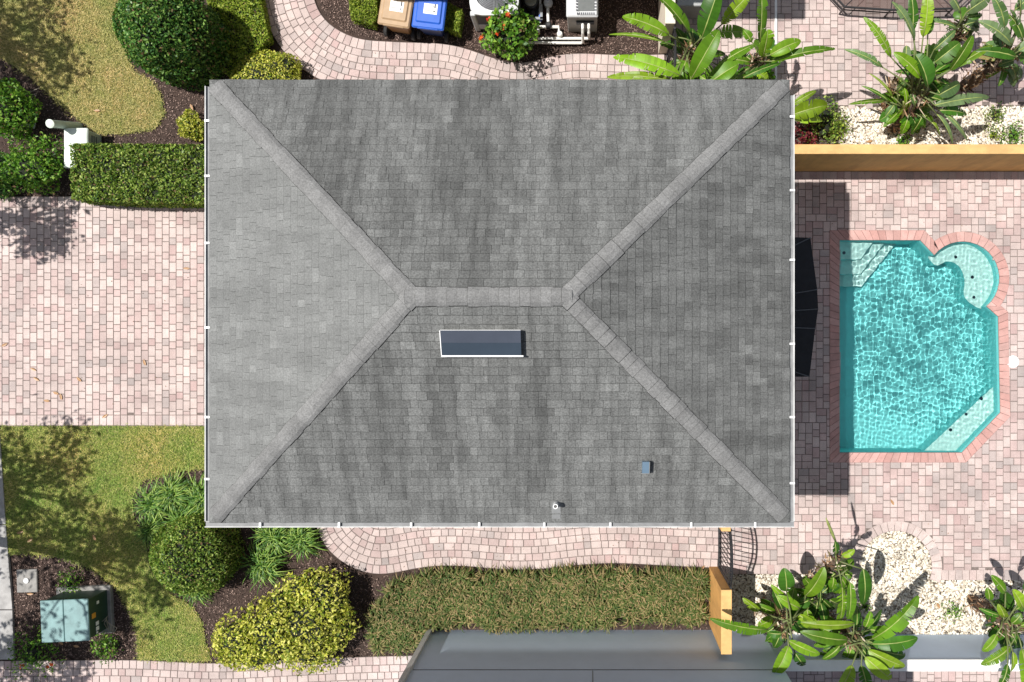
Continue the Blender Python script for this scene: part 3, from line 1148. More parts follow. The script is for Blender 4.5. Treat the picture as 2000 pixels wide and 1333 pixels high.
ge = ZE
gutter(X0, at(0, 168, ge)[1], X0, Y0 + 0.003, -1, 0, [(X0, at(0, y, ge)[1]) for y in (236, 344, 475, 640, 815, 936)])
gutter(X1, Y0 + 0.003, X1, at(0, 185, ge)[1], 1, 0, [(X1, at(0, y, ge)[1]) for y in (228, 372, 508, 672, 815, 944)])
gutter(X0 - 0.102, Y0, X1 + 0.102, Y0, 0, -1, [(at(x, 0, ge)[0], Y0) for x in (508, 662, 803, 936, 1063, 1192, 1350, 1475)])


def roof_z(y):
    return ZE + (y - Y0) * PITCH                      # south slope


def on_south(px, py):
    y = -0.5
    for _ in range(12):
        k = (H - roof_z(y)) / H / S
        y = -(py - CY) * k
    return ((px - CX) * k, y, roof_z(y))


# skylight on the south slope
a, b, c, d = on_south(864, 646), on_south(1019, 646), on_south(1019, 694), on_south(864, 694)
cx, cy = (a[0] + c[0]) / 2, (a[1] + c[1]) / 2
sk = thing("skylight", "flat skylight with dark blue glass on the grey roof", "skylight", (cx, cy, roof_z(cy)))
hw, hd = (b[0] - a[0]) / 2, (a[1] - d[1]) / 2


def slope_box(mb, x0, x1, y0, y1, z0, z1):
    pts = [(x0, y0), (x1, y0), (x1, y1), (x0, y1)]
    mb.loft([[(x, y, roof_z(y) + z0) for x, y in pts], [(x, y, roof_z(y) + z1) for x, y in pts]], None, True, True)


mb = MB()
slope_box(mb, cx - hw + 0.012, cx + hw - 0.012, cy - hd + 0.012, cy + hd - 0.012, 0.0, 0.13)
mb.build("curb", M["iron"], sk)
mb = MB()
slope_box(mb, cx - hw, cx + hw, cy - hd, cy + 0.0, 0.131, 0.142)
mb.build("pane", M["glass_low"], sk)
mb = MB()
slope_box(mb, cx - hw, cx + hw, cy + 0.001, cy + hd, 0.131, 0.1435)
mb.build("pane", M["glass"], sk)
mb = MB()
slope_box(mb, cx - hw - 0.01, cx + hw + 0.03, cy - hd - 0.026, cy - hd - 0.001, 0.02, 0.15)
slope_box(mb, cx - hw - 0.014, cx - hw - 0.002, cy - hd, cy + hd, 0.03, 0.148)
slope_box(mb, cx - hw, cx + hw, cy + hd + 0.001, cy + hd + 0.008, 0.03, 0.147)
mb.build("frame", M["white"], sk)

# box vent and pipe
a = on_south(1260, 911)
vt = thing("roof_vent", "small blue grey box vent on the lower right of the roof", "roof vent", a)
mb = MB()
slope_box(mb, a[0] - 0.055, a[0] + 0.055, a[1] - 0.10, a[1] + 0.10, 0.005, 0.15)
mb.build("vent_hood", M["vent"], vt)
mb = MB()
slope_box(mb, a[0] - 0.07, a[0] + 0.055, a[1] - 0.115, a[1] - 0.101, 0.005, 0.10)
slope_box(mb, a[0] + 0.056, a[0] + 0.066, a[1] - 0.10, a[1] + 0.10, 0.02, 0.155)
mb.build("vent_rim", M["lead"], vt)
a = on_south(1086, 984)
vp = thing("vent_pipe", "short white plumbing vent pipe near the bottom edge of the roof", "vent pipe", a)
mb = MB()
mb.lathe(a, [(0.075, 0.005), (0.055, 0.05), (0.045, 0.07)], 14)
slope_box(mb, a[0] - 0.075, a[0] + 0.075, a[1] - 0.28, a[1] + 0.02, 0.004, 0.016)
mb.build("flashing", M["lead"], vp)
mb = MB()
mb.lathe(a, [(0.042, 0.0), (0.042, 0.24), (0.03, 0.24), (0.03, 0.10)], 14)
mb.build("pipe", M["white"], vp)

# black awning over the patio door
h = 2.75
pts = [topx(*q, h) for q in ((1500, 465), (1582, 465), (1596, 566), (1598, 604), (1592, 642), (1580, 736), (1500, 736))]
xw = X1 - iv
aw = thing("awning", "black fabric awning in the house shade beside the pool", "awning", (xw, YM - 0.3, 2.6))
mb = MB()
P2 = [g(x, y)[:2] for x, y in pts]
top = [(x, y, h + 0.35 * (1 - (x - xw) / (P2[3][0] - xw))) for x, y in P2]
top[0] = (xw, top[0][1], h + 0.35)
top[-1] = (xw, top[-1][1], h + 0.35)
mb.loft([[(q[0], q[1], q[2] - 0.03) for q in top][::-1], top[::-1]], None, True, True)
mb.build("canopy", M["black"], aw)
for q in top[1:-1]:
    mb = MB()
    mb.tube([(xw + 0.02, YM - 0.3 + (q[1] - YM + 0.3) * 0.55, h + 0.352), (q[0], q[1], q[2] + 0.004)], 0.013, 6)
    mb.build("rib", M["awning_rib"], aw)
mb = MB()
for i in range(1, 5):
    a, b = top[i], top[i + 1]
    mb.face([a, b, (b[0], b[1], b[2] - 0.22), (a[0], a[1], a[2] - 0.22)])
mb.build("valance", M["black"], aw)


# ------------------------------------------------------------------ walls and gates
def garden_wall(name, label, x0, y0, x1, y1, h, mat, capm, proud=0.012):
    c = g((x0 + x1) / 2, (y0 + y1) / 2)
    t = thing(name, label, "garden wall", c)
    mb = MB()
    P = [g(x0, y0)[:2], g(x1, y0)[:2], g(x1, y1)[:2], g(x0, y1)[:2]]
    mb.prism(P, -0.1, h - 0.04)
    mb.build("wall_body", mat, t)
    mb = MB()
    sx, sy = (x1 - x0) / S + 2 * proud, (y1 - y0) / S + 2 * proud
    mb.box((c[0], c[1], h - 0.018), (sx, sy, 0.04), 0, 1, None, 0.006)
    mb.build("coping", capm, t)
    return t


garden_wall("garden_wall", "long ochre wall running from the house above the pool patio", 1424, 320, 2140, 335, 1.87, M["ochre"], M["ochre_cap"])
garden_wall("garden_wall", "short ochre wall end standing between tufted grass and the iron gate", 1385, 1107, 1402, 1219, 1.84, M["ochre"], M["ochre_cap"])
garden_wall("garden_wall", "cream wall at the top beside the mulch, partly under big leaves", 1286, -140, 1302, 105, 1.87, M["cream_wall"], M["cream_wall"])
garden_wall("garden_wall", "grey wall with a white top behind the pebble bed", 1489, 1240, 2140, 1259, 1.54, M["greywall"], M["white"])
mb = MB()
c = g(1393, 999)
mb.box((c[0], c[1], 0.91), (0.21, 0.10, 1.84), 0, 1, None, 0.01)
tag(mb.build("gate_post", M["ochre_cap"], None, (c[0], c[1], 0)), "slim ochre post at the house end of the lower iron gate", "post")

gate_y0, gate_y1 = 1003, 1105
c = g(1403, (gate_y0 + gate_y1) / 2)
gate = thing("iron_gate", "black iron gate between the house corner and the short ochre wall", "gate", c, "black iron garden gates")
half = (gate_y1 - gate_y0) / S / 2


def arch(v):
    return 1.66 + 0.26 * (1 - (v / half) ** 2)


mb = MB()
for v in (-half, half):
    mb.box((c[0], c[1] + v, 0.86), (0.045, 0.045, 1.72))
mb.box((c[0], c[1], 0.10), (0.04, 2 * half - 0.05, 0.04))
for lift in (0.0, -0.2):
    mb.tube([(c[0], c[1] - half + 2 * half * k / 14, arch(-half + 2 * half * k / 14) + lift) for k in range(15)], 0.021, 6)
mb.build("frame", M["iron"], gate)
mb = MB()
for k in range(1, 11):
    v = -half + 2 * half * k / 11
    mb = MB()
    mb.tube([(c[0], c[1] + v, 0.10), (c[0], c[1] + v, arch(v))], 0.012, 6)
    mb.build("bar", M["iron"], gate)


def dup(root, loc, label):
    r_ = root.copy()
    SC.collection.objects.link(r_)
    r_.location = loc
    r_["label"] = label
    for ch in [q for q in SC.objects if q.parent == root]:
        k = ch.copy()
        SC.collection.objects.link(k)
        k.parent = r_
    return r_


dup(gate, g(1303, 160), "black iron gate at the top, half hidden under big banana like leaves")

# ------------------------------------------------------------------ neighbour's house (lower edge)
nb = thing("neighbour_house", "neighbouring house with a smooth grey wall at the bottom edge", "house", g(1160, 1400))
mb = MB()
mb.prism([g(838, 1232)[:2], g(1487, 1232)[:2], g(1487, 1720)[:2], g(838, 1720)[:2]], -0.1, 6.3)
mb.build("wall", M["greywall"], nb)
mb = MB()
q = g(838, 1232)
mb.prism([(q[0] - 0.012, q[1] + 0.09), (q[0] + 0.10, q[1] + 0.09), (q[0] + 0.10, q[1] + 0.002), (q[0] - 0.012, q[1] + 0.002)], -0.1, 6.25)
mb.build("corner_board", plain("pale_corner", (0.55, 0.55, 0.53), 0.7), nb)
mb = MB()
for zc, hh in ((2.30, 0.012),):
    mb.box((g(1160, 0)[0], q[1] + 0.004, zc), (g(1487, 0)[0] - g(838, 0)[0] - 0.3, 0.012, hh))
mb.box((g(1157, 0)[0], q[1] + 0.004, 4.0), (0.012, 0.0115, 3.3))
mb.build("wall_joint", M["iron"], nb)
mb = MB()
r0 = [g(690, 1190), g(1530, 1190), g(1530, 1770), g(690, 1770)]
mb.loft([[(p[0], p[1], 6.25) for p in r0][::-1], [(p[0], p[1], 6.45) for p in r0][::-1], [g(1080, 1478, 7.9), g(1245, 1478, 7.9), g(1245, 1480, 7.9), g(1080, 1480, 7.9)][::-1]], None, True, True)
mb.build("roof", plain("neighbour_shingle", (0.12, 0.12, 0.12), 0.9, var=0.3, scale=8), nb)

# ------------------------------------------------------------------ plants: generators
def plant_root(name, label, x, y, h, group=None, cat=None):
    q = topx(x, y, h)
    return thing(name, label, cat or name.split("_")[-1], g(q[0], q[1], 0), group)


def lumpy(d, amp, seed):
    r_ = np.random.default_rng(seed)
    k = np.ones(len(d))
    for _ in range(7):
        v = r_.normal(0, 1, 3)
        v /= np.linalg.norm(v)
        k += amp * np.sin((d @ v) * (2.5 + 5 * r_.random()) + r_.random() * 6)
    return k


def ball(root, cx, cy, cz, rx, ry, rz, n, size, mat, amp=0.02, thick=0.22, seed=1, jitter=0.55, aspect=0.5, core=0.86, low=-0.75, name="foliage", gum=False):
    d = RNG.normal(0, 1, (n * 2, 3))
    d /= np.linalg.norm(d, axis=1)[:, None]
    d = d[d[:, 2] > low][:n]
    k = lumpy(d, amp, seed) * (1 - thick * RNG.random(len(d)) ** 2)
    e_ = d.copy()
    if gum:
        dn = d[:, 2] < 0.15
        e_[dn, :2] /= np.linalg.norm(d[dn, :2], axis=1)[:, None] + 1e-6
        e_[dn, 2] = 0.15 - (0.15 + cz / rz) * RNG.random(dn.sum())
    P = np.array([cx, cy, cz]) + e_ * np.array([rx, ry, rz]) * k[:, None]
    ok = P[:, 2] > 0.02
    o = leaves(name, P[ok], d[ok] + np.array([0, 0, 0.35]), size, mat, root, aspect, jitter)
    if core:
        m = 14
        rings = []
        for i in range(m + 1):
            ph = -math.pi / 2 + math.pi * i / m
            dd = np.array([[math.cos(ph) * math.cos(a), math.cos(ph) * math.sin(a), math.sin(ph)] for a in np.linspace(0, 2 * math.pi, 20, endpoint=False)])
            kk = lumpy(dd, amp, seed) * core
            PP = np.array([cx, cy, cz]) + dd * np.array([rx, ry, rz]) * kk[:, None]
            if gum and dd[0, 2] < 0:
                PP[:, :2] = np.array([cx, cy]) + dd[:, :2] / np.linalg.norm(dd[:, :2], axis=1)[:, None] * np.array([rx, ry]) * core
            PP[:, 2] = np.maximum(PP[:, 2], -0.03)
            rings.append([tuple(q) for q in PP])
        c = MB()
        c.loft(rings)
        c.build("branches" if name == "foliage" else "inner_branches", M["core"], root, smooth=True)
    return o


def hedge(name, label, poly, h, n, size, mat, group=None, cat="hedge"):
    P = [topx(x, y, h) for x, y in poly]
    c = np.mean(P, 0)
    root = thing(name, label, cat, g(c[0], c[1], 0), group)
    W_ = np.array([g(x, y)[:2] for x, y in P])
    cw = W_.mean(0)
    nt_ = int(n * 0.6)
    T = gw(scatter(P, nt_), 0)
    T[:, 2] = h - np.abs(RNG.normal(0, 0.045, nt_)) + 0.035 * np.sin(T[:, 0] * 13 + T[:, 1] * 9) * np.sin(T[:, 1] * 17) + 0.02 * np.sin(T[:, 0] * 6) * np.sin(T[:, 1] * 7)
    NT = np.tile([0, 0, 1.0], (nt_, 1))
    seg = np.roll(W_, -1, 0) - W_
    L = np.linalg.norm(seg, axis=1)
    pick = RNG.choice(len(W_), n - nt_, p=L / L.sum())
    tt = RNG.random(n - nt_)
    Q = W_[pick] + seg[pick] * tt[:, None]
    nr = np.stack([seg[pick][:, 1], -seg[pick][:, 0]], 1) / L[pick][:, None]
    sgn = np.sign(np.sum(nr * (Q - cw), 1))
    nr *= sgn[:, None]
    Q = Q - nr * np.abs(RNG.normal(0, 0.03, len(Q)))[:, None]
    SD = np.column_stack([Q, 0.03 + RNG.random(len(Q)) * (h - 0.04)])
    NS = np.column_stack([nr, np.full(len(Q), 0.3)])
    leaves("foliage", np.vstack([T, SD]), np.vstack([NT, NS]), size, mat, root, 0.55, 0.6)
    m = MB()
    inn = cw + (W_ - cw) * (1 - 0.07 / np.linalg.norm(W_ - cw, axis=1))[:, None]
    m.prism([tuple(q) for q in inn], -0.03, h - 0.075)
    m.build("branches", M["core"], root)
    return root


def straps(center, n, length, spread, rise, width):
    """arching strap leaves round a centre -> V (n*7,3), F"""
    a = RNG.random(n) * 2 * math.pi
    L = length * (0.6 + 0.5 * RNG.random(n))
    up = rise * (0.5 + 0.8 * RNG.random(n))
    out = L * (0.55 + 0.5 * RNG.random(n)) * spread
    d = np.stack([np.cos(a), np.sin(a), np.zeros(n)], 1)
    s_ = np.stack([-np.sin(a), np.cos(a), np.zeros(n)], 1) * width * 0.5
    b0 = np.asarray(center, float) + d * (0.05 * RNG.random(n))[:, None]
    z = np.array([0, 0, 1.0])
    p1 = b0 + d * (out * 0.45)[:, None] + z * (up * 0.95)[:, None]
    p2 = b0 + d * (out * 0.85)[:, None] + z * (up * 0.85)[:, None]
    p3 = b0 + d * (out * 1.15)[:, None] + z * (up * 0.45)[:, None]
    V = np.stack([b0 - s_, b0 + s_, p1 - s_, p1 + s_, p2 - s_ * 0.8, p2 + s_ * 0.8, p3 - s_ * 0.15, p3 + s_ * 0.15], 1)
    F = np.array([[0, 1, 3, 2], [2, 3, 5, 4], [4, 5, 7, 6]])
    return V, F


def strap_mesh(name, centers, n, length, spread, rise, width, mat, parent=None):
    Vs, Fs, b = [], [], 0
    for c in centers:
        V, F = straps(c, n, length * random.uniform(0.85, 1.15), spread, rise, width)
        k = len(V)
        Fs.append((F[None, :, :] + (np.arange(k) * 8)[:, None, None] + b).reshape(-1, 4))
        Vs.append(V.reshape(-1, 3))
        b += k * 8
    return mesh_np(name, np.vstack(Vs), np.vstack(Fs), mat, parent)


# ------------------------------------------------------------------ shrubs and hedges
def dome(name, label, x, y, h, rpx, n, size, mat, amp=0.02, seed=1, squash=1.0, ry=None, zc=0.55, core=0.86, aspect=0.5, jitter=0.55, cat="shrub", group=None, thick=0.22, gum=False):
    """round shrub whose widest ring (height h*zc) shows at pixel x, y with radius rpx"""
    hc = h * zc
    root = plant_root(name, label, x, y, hc, group, cat)
    k = (H - hc) / H / S
    c = root.location
    ball(root, c.x, c.y, hc, rpx * k, (ry or rpx) * k, h - hc, n, size, mat, amp, thick, seed, jitter, aspect, core, gum=gum)
    return root


dome("round_shrub", "big dark green clipped ball of a bush in the top left corner lawn", 326, 62, 2.3, 86, 20000, 0.085, M["dark_leaf"], 0.028, 2, core=0.9, gum=True)
hedge("clipped_hedge", "bright green flat clipped hedge between the big ball bush and the curved path", [(400, -60), (500, -60), (508, 0), (523, 74), (448, 150), (410, 120)], 0.42, 12000, 0.06, M["lime_leaf"])
dome("yellow_shrub", "yellow leaved shrub wedged between the curved path and roof edge", 520, 150, 0.6, 72, 5200, 0.065, M["yellow_leaf"], 0.05, 3, ry=46)
dome("yellow_shrub", "little yellow leaved plant by the left gutter above the hedge", 372, 247, 0.4, 27, 1100, 0.07, M["yellow_leaf"], 0.09, 4, core=0.6)
hedge("clipped_hedge", "rectangular boxwood hedge between the lawn and the driveway", [(136, 280), (470, 282), (470, 397), (262, 396), (138, 389)], 0.82, 15000, 0.07, M["boxwood"])
dome("leafy_bush", "glossy green bush on the left edge above the leaning post", 12, 208, 1.2, 56, 3800, 0.085, M["mid_leaf"], 0.07, 5, core=0.62, thick=0.5)
dome("leafy_bush", "open light green bush left of the pale cabinet", 66, 325, 1.0, 54, 2600, 0.085, M["mid_leaf"], 0.10, 6, core=0.5, thick=0.6)
dome("leafy_bush", "dark low bush at the left edge above the driveway", -6, 340, 0.7, 48, 2200, 0.07, M["dark_leaf"], 0.08, 7, core=0.75)
dome("round_shrub", "medium clipped round bush tucked under the lower left roof corner", 374, 1088, 1.5, 75, 14000, 0.068, M["boxwood"], 0.03, 8, core=0.88, gum=True)

# big yellow shrub: several lobes in one crown
ys = plant_root("yellow_shrub", "large bright yellow green shrub in the lower left bed", 560, 1215, 0.7)
PP, NN = [], []
cor = MB()
for i, (x, y, r_, h) in enumerate(((470, 1250, 52, 0.85), (540, 1235, 62, 1.1), (610, 1215, 66, 1.25), (640, 1165, 56, 1.15), (560, 1190, 50, 1.0), (610, 1262, 52, 0.95), (505, 1275, 40, 0.8), (655, 1215, 44, 1.0),
                               (590, 1150, 36, 0.95), (450, 1262, 36, 0.7))):
    hc = h * 0.5
    c = at(x, y, hc)
    k = (H - hc) / H / S
    m = int(900 * (r_ / 45) ** 2)
    d = RNG.normal(0, 1, (m, 3))
    d /= np.linalg.norm(d, axis=1)[:, None]
    d[:, 2] = np.abs(d[:, 2]) * np.where(RNG.random(m) < 0.85, 1, -0.6)
    kk = lumpy(d, 0.07, 30 + i) * (1 - 0.4 * RNG.random(m) ** 2)
    PP.append(np.array(c) + d * np.array([r_ * k, r_ * k, h - hc]) * kk[:, None])
    NN.append(d + np.array([0, 0, 0.5]))
    rings = []
    for q in range(9):
        ph = -math.pi / 2 + math.pi * q / 8
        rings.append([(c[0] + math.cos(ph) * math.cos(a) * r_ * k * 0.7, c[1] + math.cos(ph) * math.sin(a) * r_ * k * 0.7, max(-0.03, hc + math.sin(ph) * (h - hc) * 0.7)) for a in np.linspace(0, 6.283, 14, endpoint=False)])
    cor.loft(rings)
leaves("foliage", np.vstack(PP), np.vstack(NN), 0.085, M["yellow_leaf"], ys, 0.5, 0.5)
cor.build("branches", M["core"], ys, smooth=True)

hedge("cube_bush", "small square clipped bush left of the tan bin", [(680, -25), (736, -20), (735, 32), (728, 47), (684, 36)], 0.45, 4200, 0.045, M["lime_leaf"], cat="bush")
hedge("cube_bush", "small square clipped bush right of the blue bin", [(868, 2), (903, 18), (896, 62), (859, 52)], 0.45, 4200, 0.045, M["lime_leaf"], cat="bush")

# liriope clumps at the lower left house corner
for i, (x, y, r_, lab) in enumerate(((292, 985, 40, "dark strap leaved clump at the lawn edge, leftmost by the lower roof corner"), (340, 960, 42, "strap leaved clump between the leftmost clump and the left gutter"),
                                     (392, 975, 44, "strap leaved clump half under the left gutter above the round bush"), (300, 1042, 36, "strap leaved clump just left of the medium round bush"),
                                     (350, 1020, 40, "strap leaved clump on the upper left side of the medium round bush"), (372, 1150, 38, "strap leaved clump below the medium round bush"),
                                     (512, 1105, 42, "strap leaved clump in the mulch above the big yellow shrub"), (530, 1052, 40, "strap leaved clump under the bottom gutter right of the round bush"),
                                     (585, 1052, 40, "strap leaved clump beside the rounded end of the lower path"))):
    rt = plant_root("strap_leaf_clump", lab, x, y, 0.3, "strap leaved clumps round the lower left corner", "grass clump")
    c = rt.location
    cen = [(c.x + random.uniform(-0.16, 0.16), c.y + random.uniform(-0.16, 0.16), 0) for _ in range(5)]
    strap_mesh("foliage", cen, 60, r_ / 80.0 * 0.95, 1.0, 0.36, 0.018, M["liriope"], rt)

# tufted grass strip along the lower path
TUFT = [(730, 1240), (735, 1190), (760, 1150), (800, 1128), (850, 1117), (1000, 1120), (1120, 1117), (1200, 1112), (1290, 1118), (1375, 1118), (1378, 1190), (1370, 1205), (1180, 1212), (1000, 1218), (880, 1215), (842, 1222),
        (815, 1262), (745, 1268)]
cen = [tuple(p) for p in gw(scatter(TUFT, 760), -0.02)]
o = strap_mesh("tufted_grass", cen, 34, 0.26, 1.0, 0.28, 0.019, M["tufted"])
tag(o, "strip of shaggy olive brown tufted grass along the lower path", "tufted grass", kind="stuff")

# hibiscus with red flowers
hb = plant_root("flowering_bush", "glossy green bush with red flowers in front of the air conditioner", 994, 62, 0.7, cat="flowering bush")
c = hb.location
ball(hb, c.x, c.y, 0.72, 0.60, 0.55, 0.55, 1700, 0.11, M["mid_leaf"], 0.09, 0.55, 9, 0.5, 0.62, 0.55)
for (x, y, h) in ((955, 38, 1.15), (991, 30, 1.25), (972, 66, 1.1), (941, 74, 0.7), (983, 52, 1.2)):
    q = np.array(at(x, y, h))
    m = 14
    leaves("flower", q + RNG.normal(0, 0.025, (m, 3)), RNG.normal(0, 0.5, (m, 3)) + np.array([0, 0, 1]), 0.07, M["red_petal"], hb, 0.7, 0.3)

# small plants
for (x, y, h, r_, n, size, mk, lab, core) in ((135, 1138, 0.3, 24, 260, 0.06, "mid_leaf", "small green plant above the green utility box", 0.3),
                                          (205, 1265, 0.4, 27, 380, 0.075, "mid_leaf", "small bright green plant below the green utility box", 0.3),
                                          (62, 1278, 0.4, 44, 700, 0.07, "mid_leaf", "low plant with red flowers in the bottom left corner", 0.3),
                                          (1612, 236, 0.5, 44, 900, 0.075, "boxwood", "mixed leafy plant right of the gutter above the ochre wall", 0.4),
                                          (1575, 262, 0.4, 26, 320, 0.10, "red_leaf", "maroon leaved plant in the angle of gutter and ochre wall", 0.3),
                                          (1640, 250, 0.35, 24, 300, 0.07, "lime_leaf", "small lime green plant at the edge of the white pebbles", 0.3),
                                          (1978, 262, 0.3, 22, 260, 0.07, "mid_leaf", "small green plant in pebbles near the right edge above the wall", 0.3),
                                          (1940, 262, 0.25, 12, 110, 0.06, "lime_leaf", "tiny lime green plant in pebbles right of the big leaf clump", 0.3),
                                          (1945, 222, 0.3, 22, 240, 0.06, "boxwood", "small dark green plant at the pebble bed edge, upper right", 0.3),
                                          (1764, 275, 0.3, 14, 130, 0.07, "mid_leaf", "small fresh green plant against the ochre wall under the big leaf clump", 0.3),
                                          (1862, 1196, 0.25, 22, 190, 0.06, "mid_leaf", "sprawling green plant alone on the white pebbles", 0.0),
                                          (1690, 1185, 0.25, 12, 90, 0.06, "mid_leaf", "small green sprig at the foot of the lower big leaf clump", 0.3)):
    rt = dome("small_plant", lab, x, y, h, r_, n, size, M[mk], 0.14, int(x), core=core, thick=0.7, cat="plant")
    if "red flowers" in lab:
        for (fx, fy) in ((42, 1301), (92, 1302), (100, 1299)):
            leaves("flower", np.array(at(fx, fy, 0.25)) + RNG.normal(0, 0.02, (9, 3)), RNG.normal(0, 0.4, (9, 3)) + np.array([0, 0, 1]), 0.06, M["red_petal"], rt, 0.7, 0.3)

# ------------------------------------------------------------------ big paddle leaved plants
GR = [(0.05, 0.15, 0.012), (0.11, 0.24, 0.012), (0.17, 0.32, 0.015), (0.24, 0.38, 0.022)]
GREYG = [(0.11, 0.20, 0.065), (0.16, 0.24, 0.10), (0.09, 0.21, 0.025)]


class Paddle:
    def __init__(self, name, label, gx, gy, group="plants with big paddle leaves"):
        self.root = thing(name, label, "plant", g(gx, gy, 0), group)
        self.V, self.F, self.C = [], [], []
        self.st = MB()
        self.pt = MB()
        self.tr = MB()
        self.th = []

    def trunk(self, gx, gy, x, y, h, r_=0.09):
        a, b = Vector(g(gx, gy, -0.02)), Vector(at(x, y, h))
        self.tr.tube([a, a.lerp(b, 0.5) + Vector((0.02, 0.01, 0)), b], [r_ * 1.2, r_, r_ * 0.7], 9)
        m = 260
        t = RNG.random(m)
        P = np.array(a)[None, :] * (1 - t[:, None]) + np.array(b)[None, :] * t[:, None] + RNG.normal(0, r_ * 0.75, (m, 3))
        self.th.append((P, np.array((b - a).normalized())))

    def leaf(self, bx, by, tx, ty, wpx, hb, ht, crown=None, pal=GR, torn=0.36, roll=0.0, sag=0.25):
        """blade from (bx,by) at height hb to (tx,ty) at height ht; crown = (x,y,h) the petiole starts from"""
        B, T = Vector(at(bx, by, hb)), Vector(at(tx, ty, ht))
        w = wpx / S * random.uniform(0.6, 0.84)
        ax = T - B
        L = ax.length
        mid = (B + T) / 2 + Vector((0, 0, sag * L))
        side = ax.cross(Vector((0, 0, 1)))
        if side.length < 0.1 * L:
            side = Vector((1, 0, 0))
        side.normalize()
        roll = roll or random.uniform(-0.6, 0.6)
        if roll:
            side = (side * math.cos(roll) + ax.normalized().cross(side) * math.sin(roll)).normalized()
        NS = 22

        def rib(t):
            return B * (1 - t) ** 2 + mid * 2 * t * (1 - t) + T * t * t
        base = random.choice(pal)
        k = random.uniform(0.7, 1.2)
        base = tuple(c * k for c in base)
        for sgn in (-1, 1):
            droop = random.uniform(-0.1, 0.7)
            shift = 0.0
            for i in range(NS):
                t0, t1 = i / NS, (i + 1) / NS
                if random.random() < torn:
                    shift = random.uniform(-0.4, 0.2)
                    cut = random.uniform(0.1, 0.45)
                else:
                    cut = 0.0
                pr = []
                for t, c in ((t0, cut), (t1, 0.0)):
                    wd = 0.5 * w * max(0.02, math.sin(math.pi * min(1, max(0, t)) ** 0.82)) ** 0.55
                    p = rib(t)
                    tan = (rib(min(1, t + 0.02)) - rib(max(0, t - 0.02))).normalized()
                    up = side.cross(tan)
                    if up.z < 0:
                        up = -up
                    row = []
                    for q in (0.0, 0.45, 1.0):
                        o = p + side * sgn * wd * q + up * (wd * (0.55 * q - (droop - shift) * q * q)) + tan * (c * wd * 0.6 * q * q + 0.12 * wd * q)
                        row.append(o)
                    pr.append(row)
                b = len(self.V)
                self.V.extend([tuple(o) for o in pr[0] + pr[1]])
                quads = [(b, b + 1, b + 4, b + 3), (b + 1, b + 2, b + 5, b + 4)]
                if sgn > 0:
                    quads = [q[::-1] for q in quads]
                kk = random.uniform(0.86, 1.1)
                for q in quads:
                    self.F.append(q)
                    self.C.append(tuple(c * kk for c in base))
        r_ = 0.013 + 0.01 * w
        self.st.tube([rib(t) + Vector((0, 0, 0.003)) for t in (0, 0.25, 0.5, 0.75, 0.97)], [r_, r_ * 0.9, r_ * 0.75, r_ * 0.55, r_ * 0.25], 6)
        if crown:
            Cn = Vector(at(*crown))
            Cn += Vector((random.uniform(-0.16, 0.16), random.uniform(-0.16, 0.16), random.uniform(-0.3, 0.1)))
            self.pt.tube([Cn, (Cn + B) / 2 + Vector((0, 0, 0.06)), B], [0.022, 0.018, r_ * 0.9], 6)

    def spike(self, bx, by, tx, ty, hb, ht, r_=0.03):
        B, T = Vector(at(bx, by, hb)), Vector(at(tx, ty, ht))
        self.st.tube([B, B.lerp(T, 0.4), B.lerp(T, 0.8), T], [r_ * 0.5, r_, r_ * 0.8, r_ * 0.2], 7)

    def fill(self, n, x, y, r_, h, pal=None):
        """lower, shaded leaves round the stalks"""
        for _ in range(n):
            a = random.uniform(0, 6.283)
            d0, d1 = r_ * random.uniform(0.1, 0.45), r_ * random.uniform(0.75, 1.1)
            hb = h * random.uniform(0.6, 0.95)
            self.leaf(x + d0 * math.cos(a), y + d0 * math.sin(a), x + d1 * math.cos(a), y + d1 * math.sin(a), random.uniform(20, 34), hb, hb * random.uniform(0.6, 1.05),
                      (x, y, h * 0.6), pal or GR[:2], random.choice((0.05, 0.15, 0.4)))

    def dead(self, n, x, y, r_, h):
        """brown, hanging leaves"""
        for _ in range(n):
            a = random.uniform(0, 6.283)
            self.leaf(x + 8 * math.cos(a), y + 8 * math.sin(a), x + r_ * math.cos(a), y + r_ * math.sin(a), random.uniform(9, 15), h, h * random.uniform(0.4, 0.7), None,
                      [(0.20, 0.11, 0.05), (0.30, 0.19, 0.10), (0.36, 0.28, 0.12)], 0.5)

    def done(self):
        mesh_np("foliage", self.V, self.F, M["big_leaf"], self.root, None, self.C)
        self.st.build("midribs", M["petiole"], self.root, smooth=True)
        self.pt.build("stalks", M["stalk"], self.root, smooth=True)
        if self.tr.v:
            self.tr.build("trunk", M["bark"], self.root, smooth=True)
        if self.th:
            P = np.vstack([p for p, _ in self.th])
            D = np.vstack([np.tile(d, (len(p), 1)) for p, d in self.th])
            n = len(P)
            d = D + RNG.normal(0, 0.5, (n, 3))
            d /= np.linalg.norm(d, axis=1)[:, None]
            s_ = np.cross(d, RNG.normal(0, 1, (n, 3)))
            s_ /= np.linalg.norm(s_, axis=1)[:, None]
            L, w = 0.12 + 0.2 * RNG.random((n, 1)), 0.012 + 0.018 * RNG.random((n, 1))
            P[:, 2] = np.maximum(P[:, 2], 0.02)
            V = np.stack([P - s_ * w, P + s_ * w, P + d * L + s_ * w * 0.4, P + d * L - s_ * w * 0.4], 1).reshape(-1, 3)
            mesh_np("dry_sheaths", V, np.arange(4 * n).reshape(-1, 4), M["thatch"], self.root)


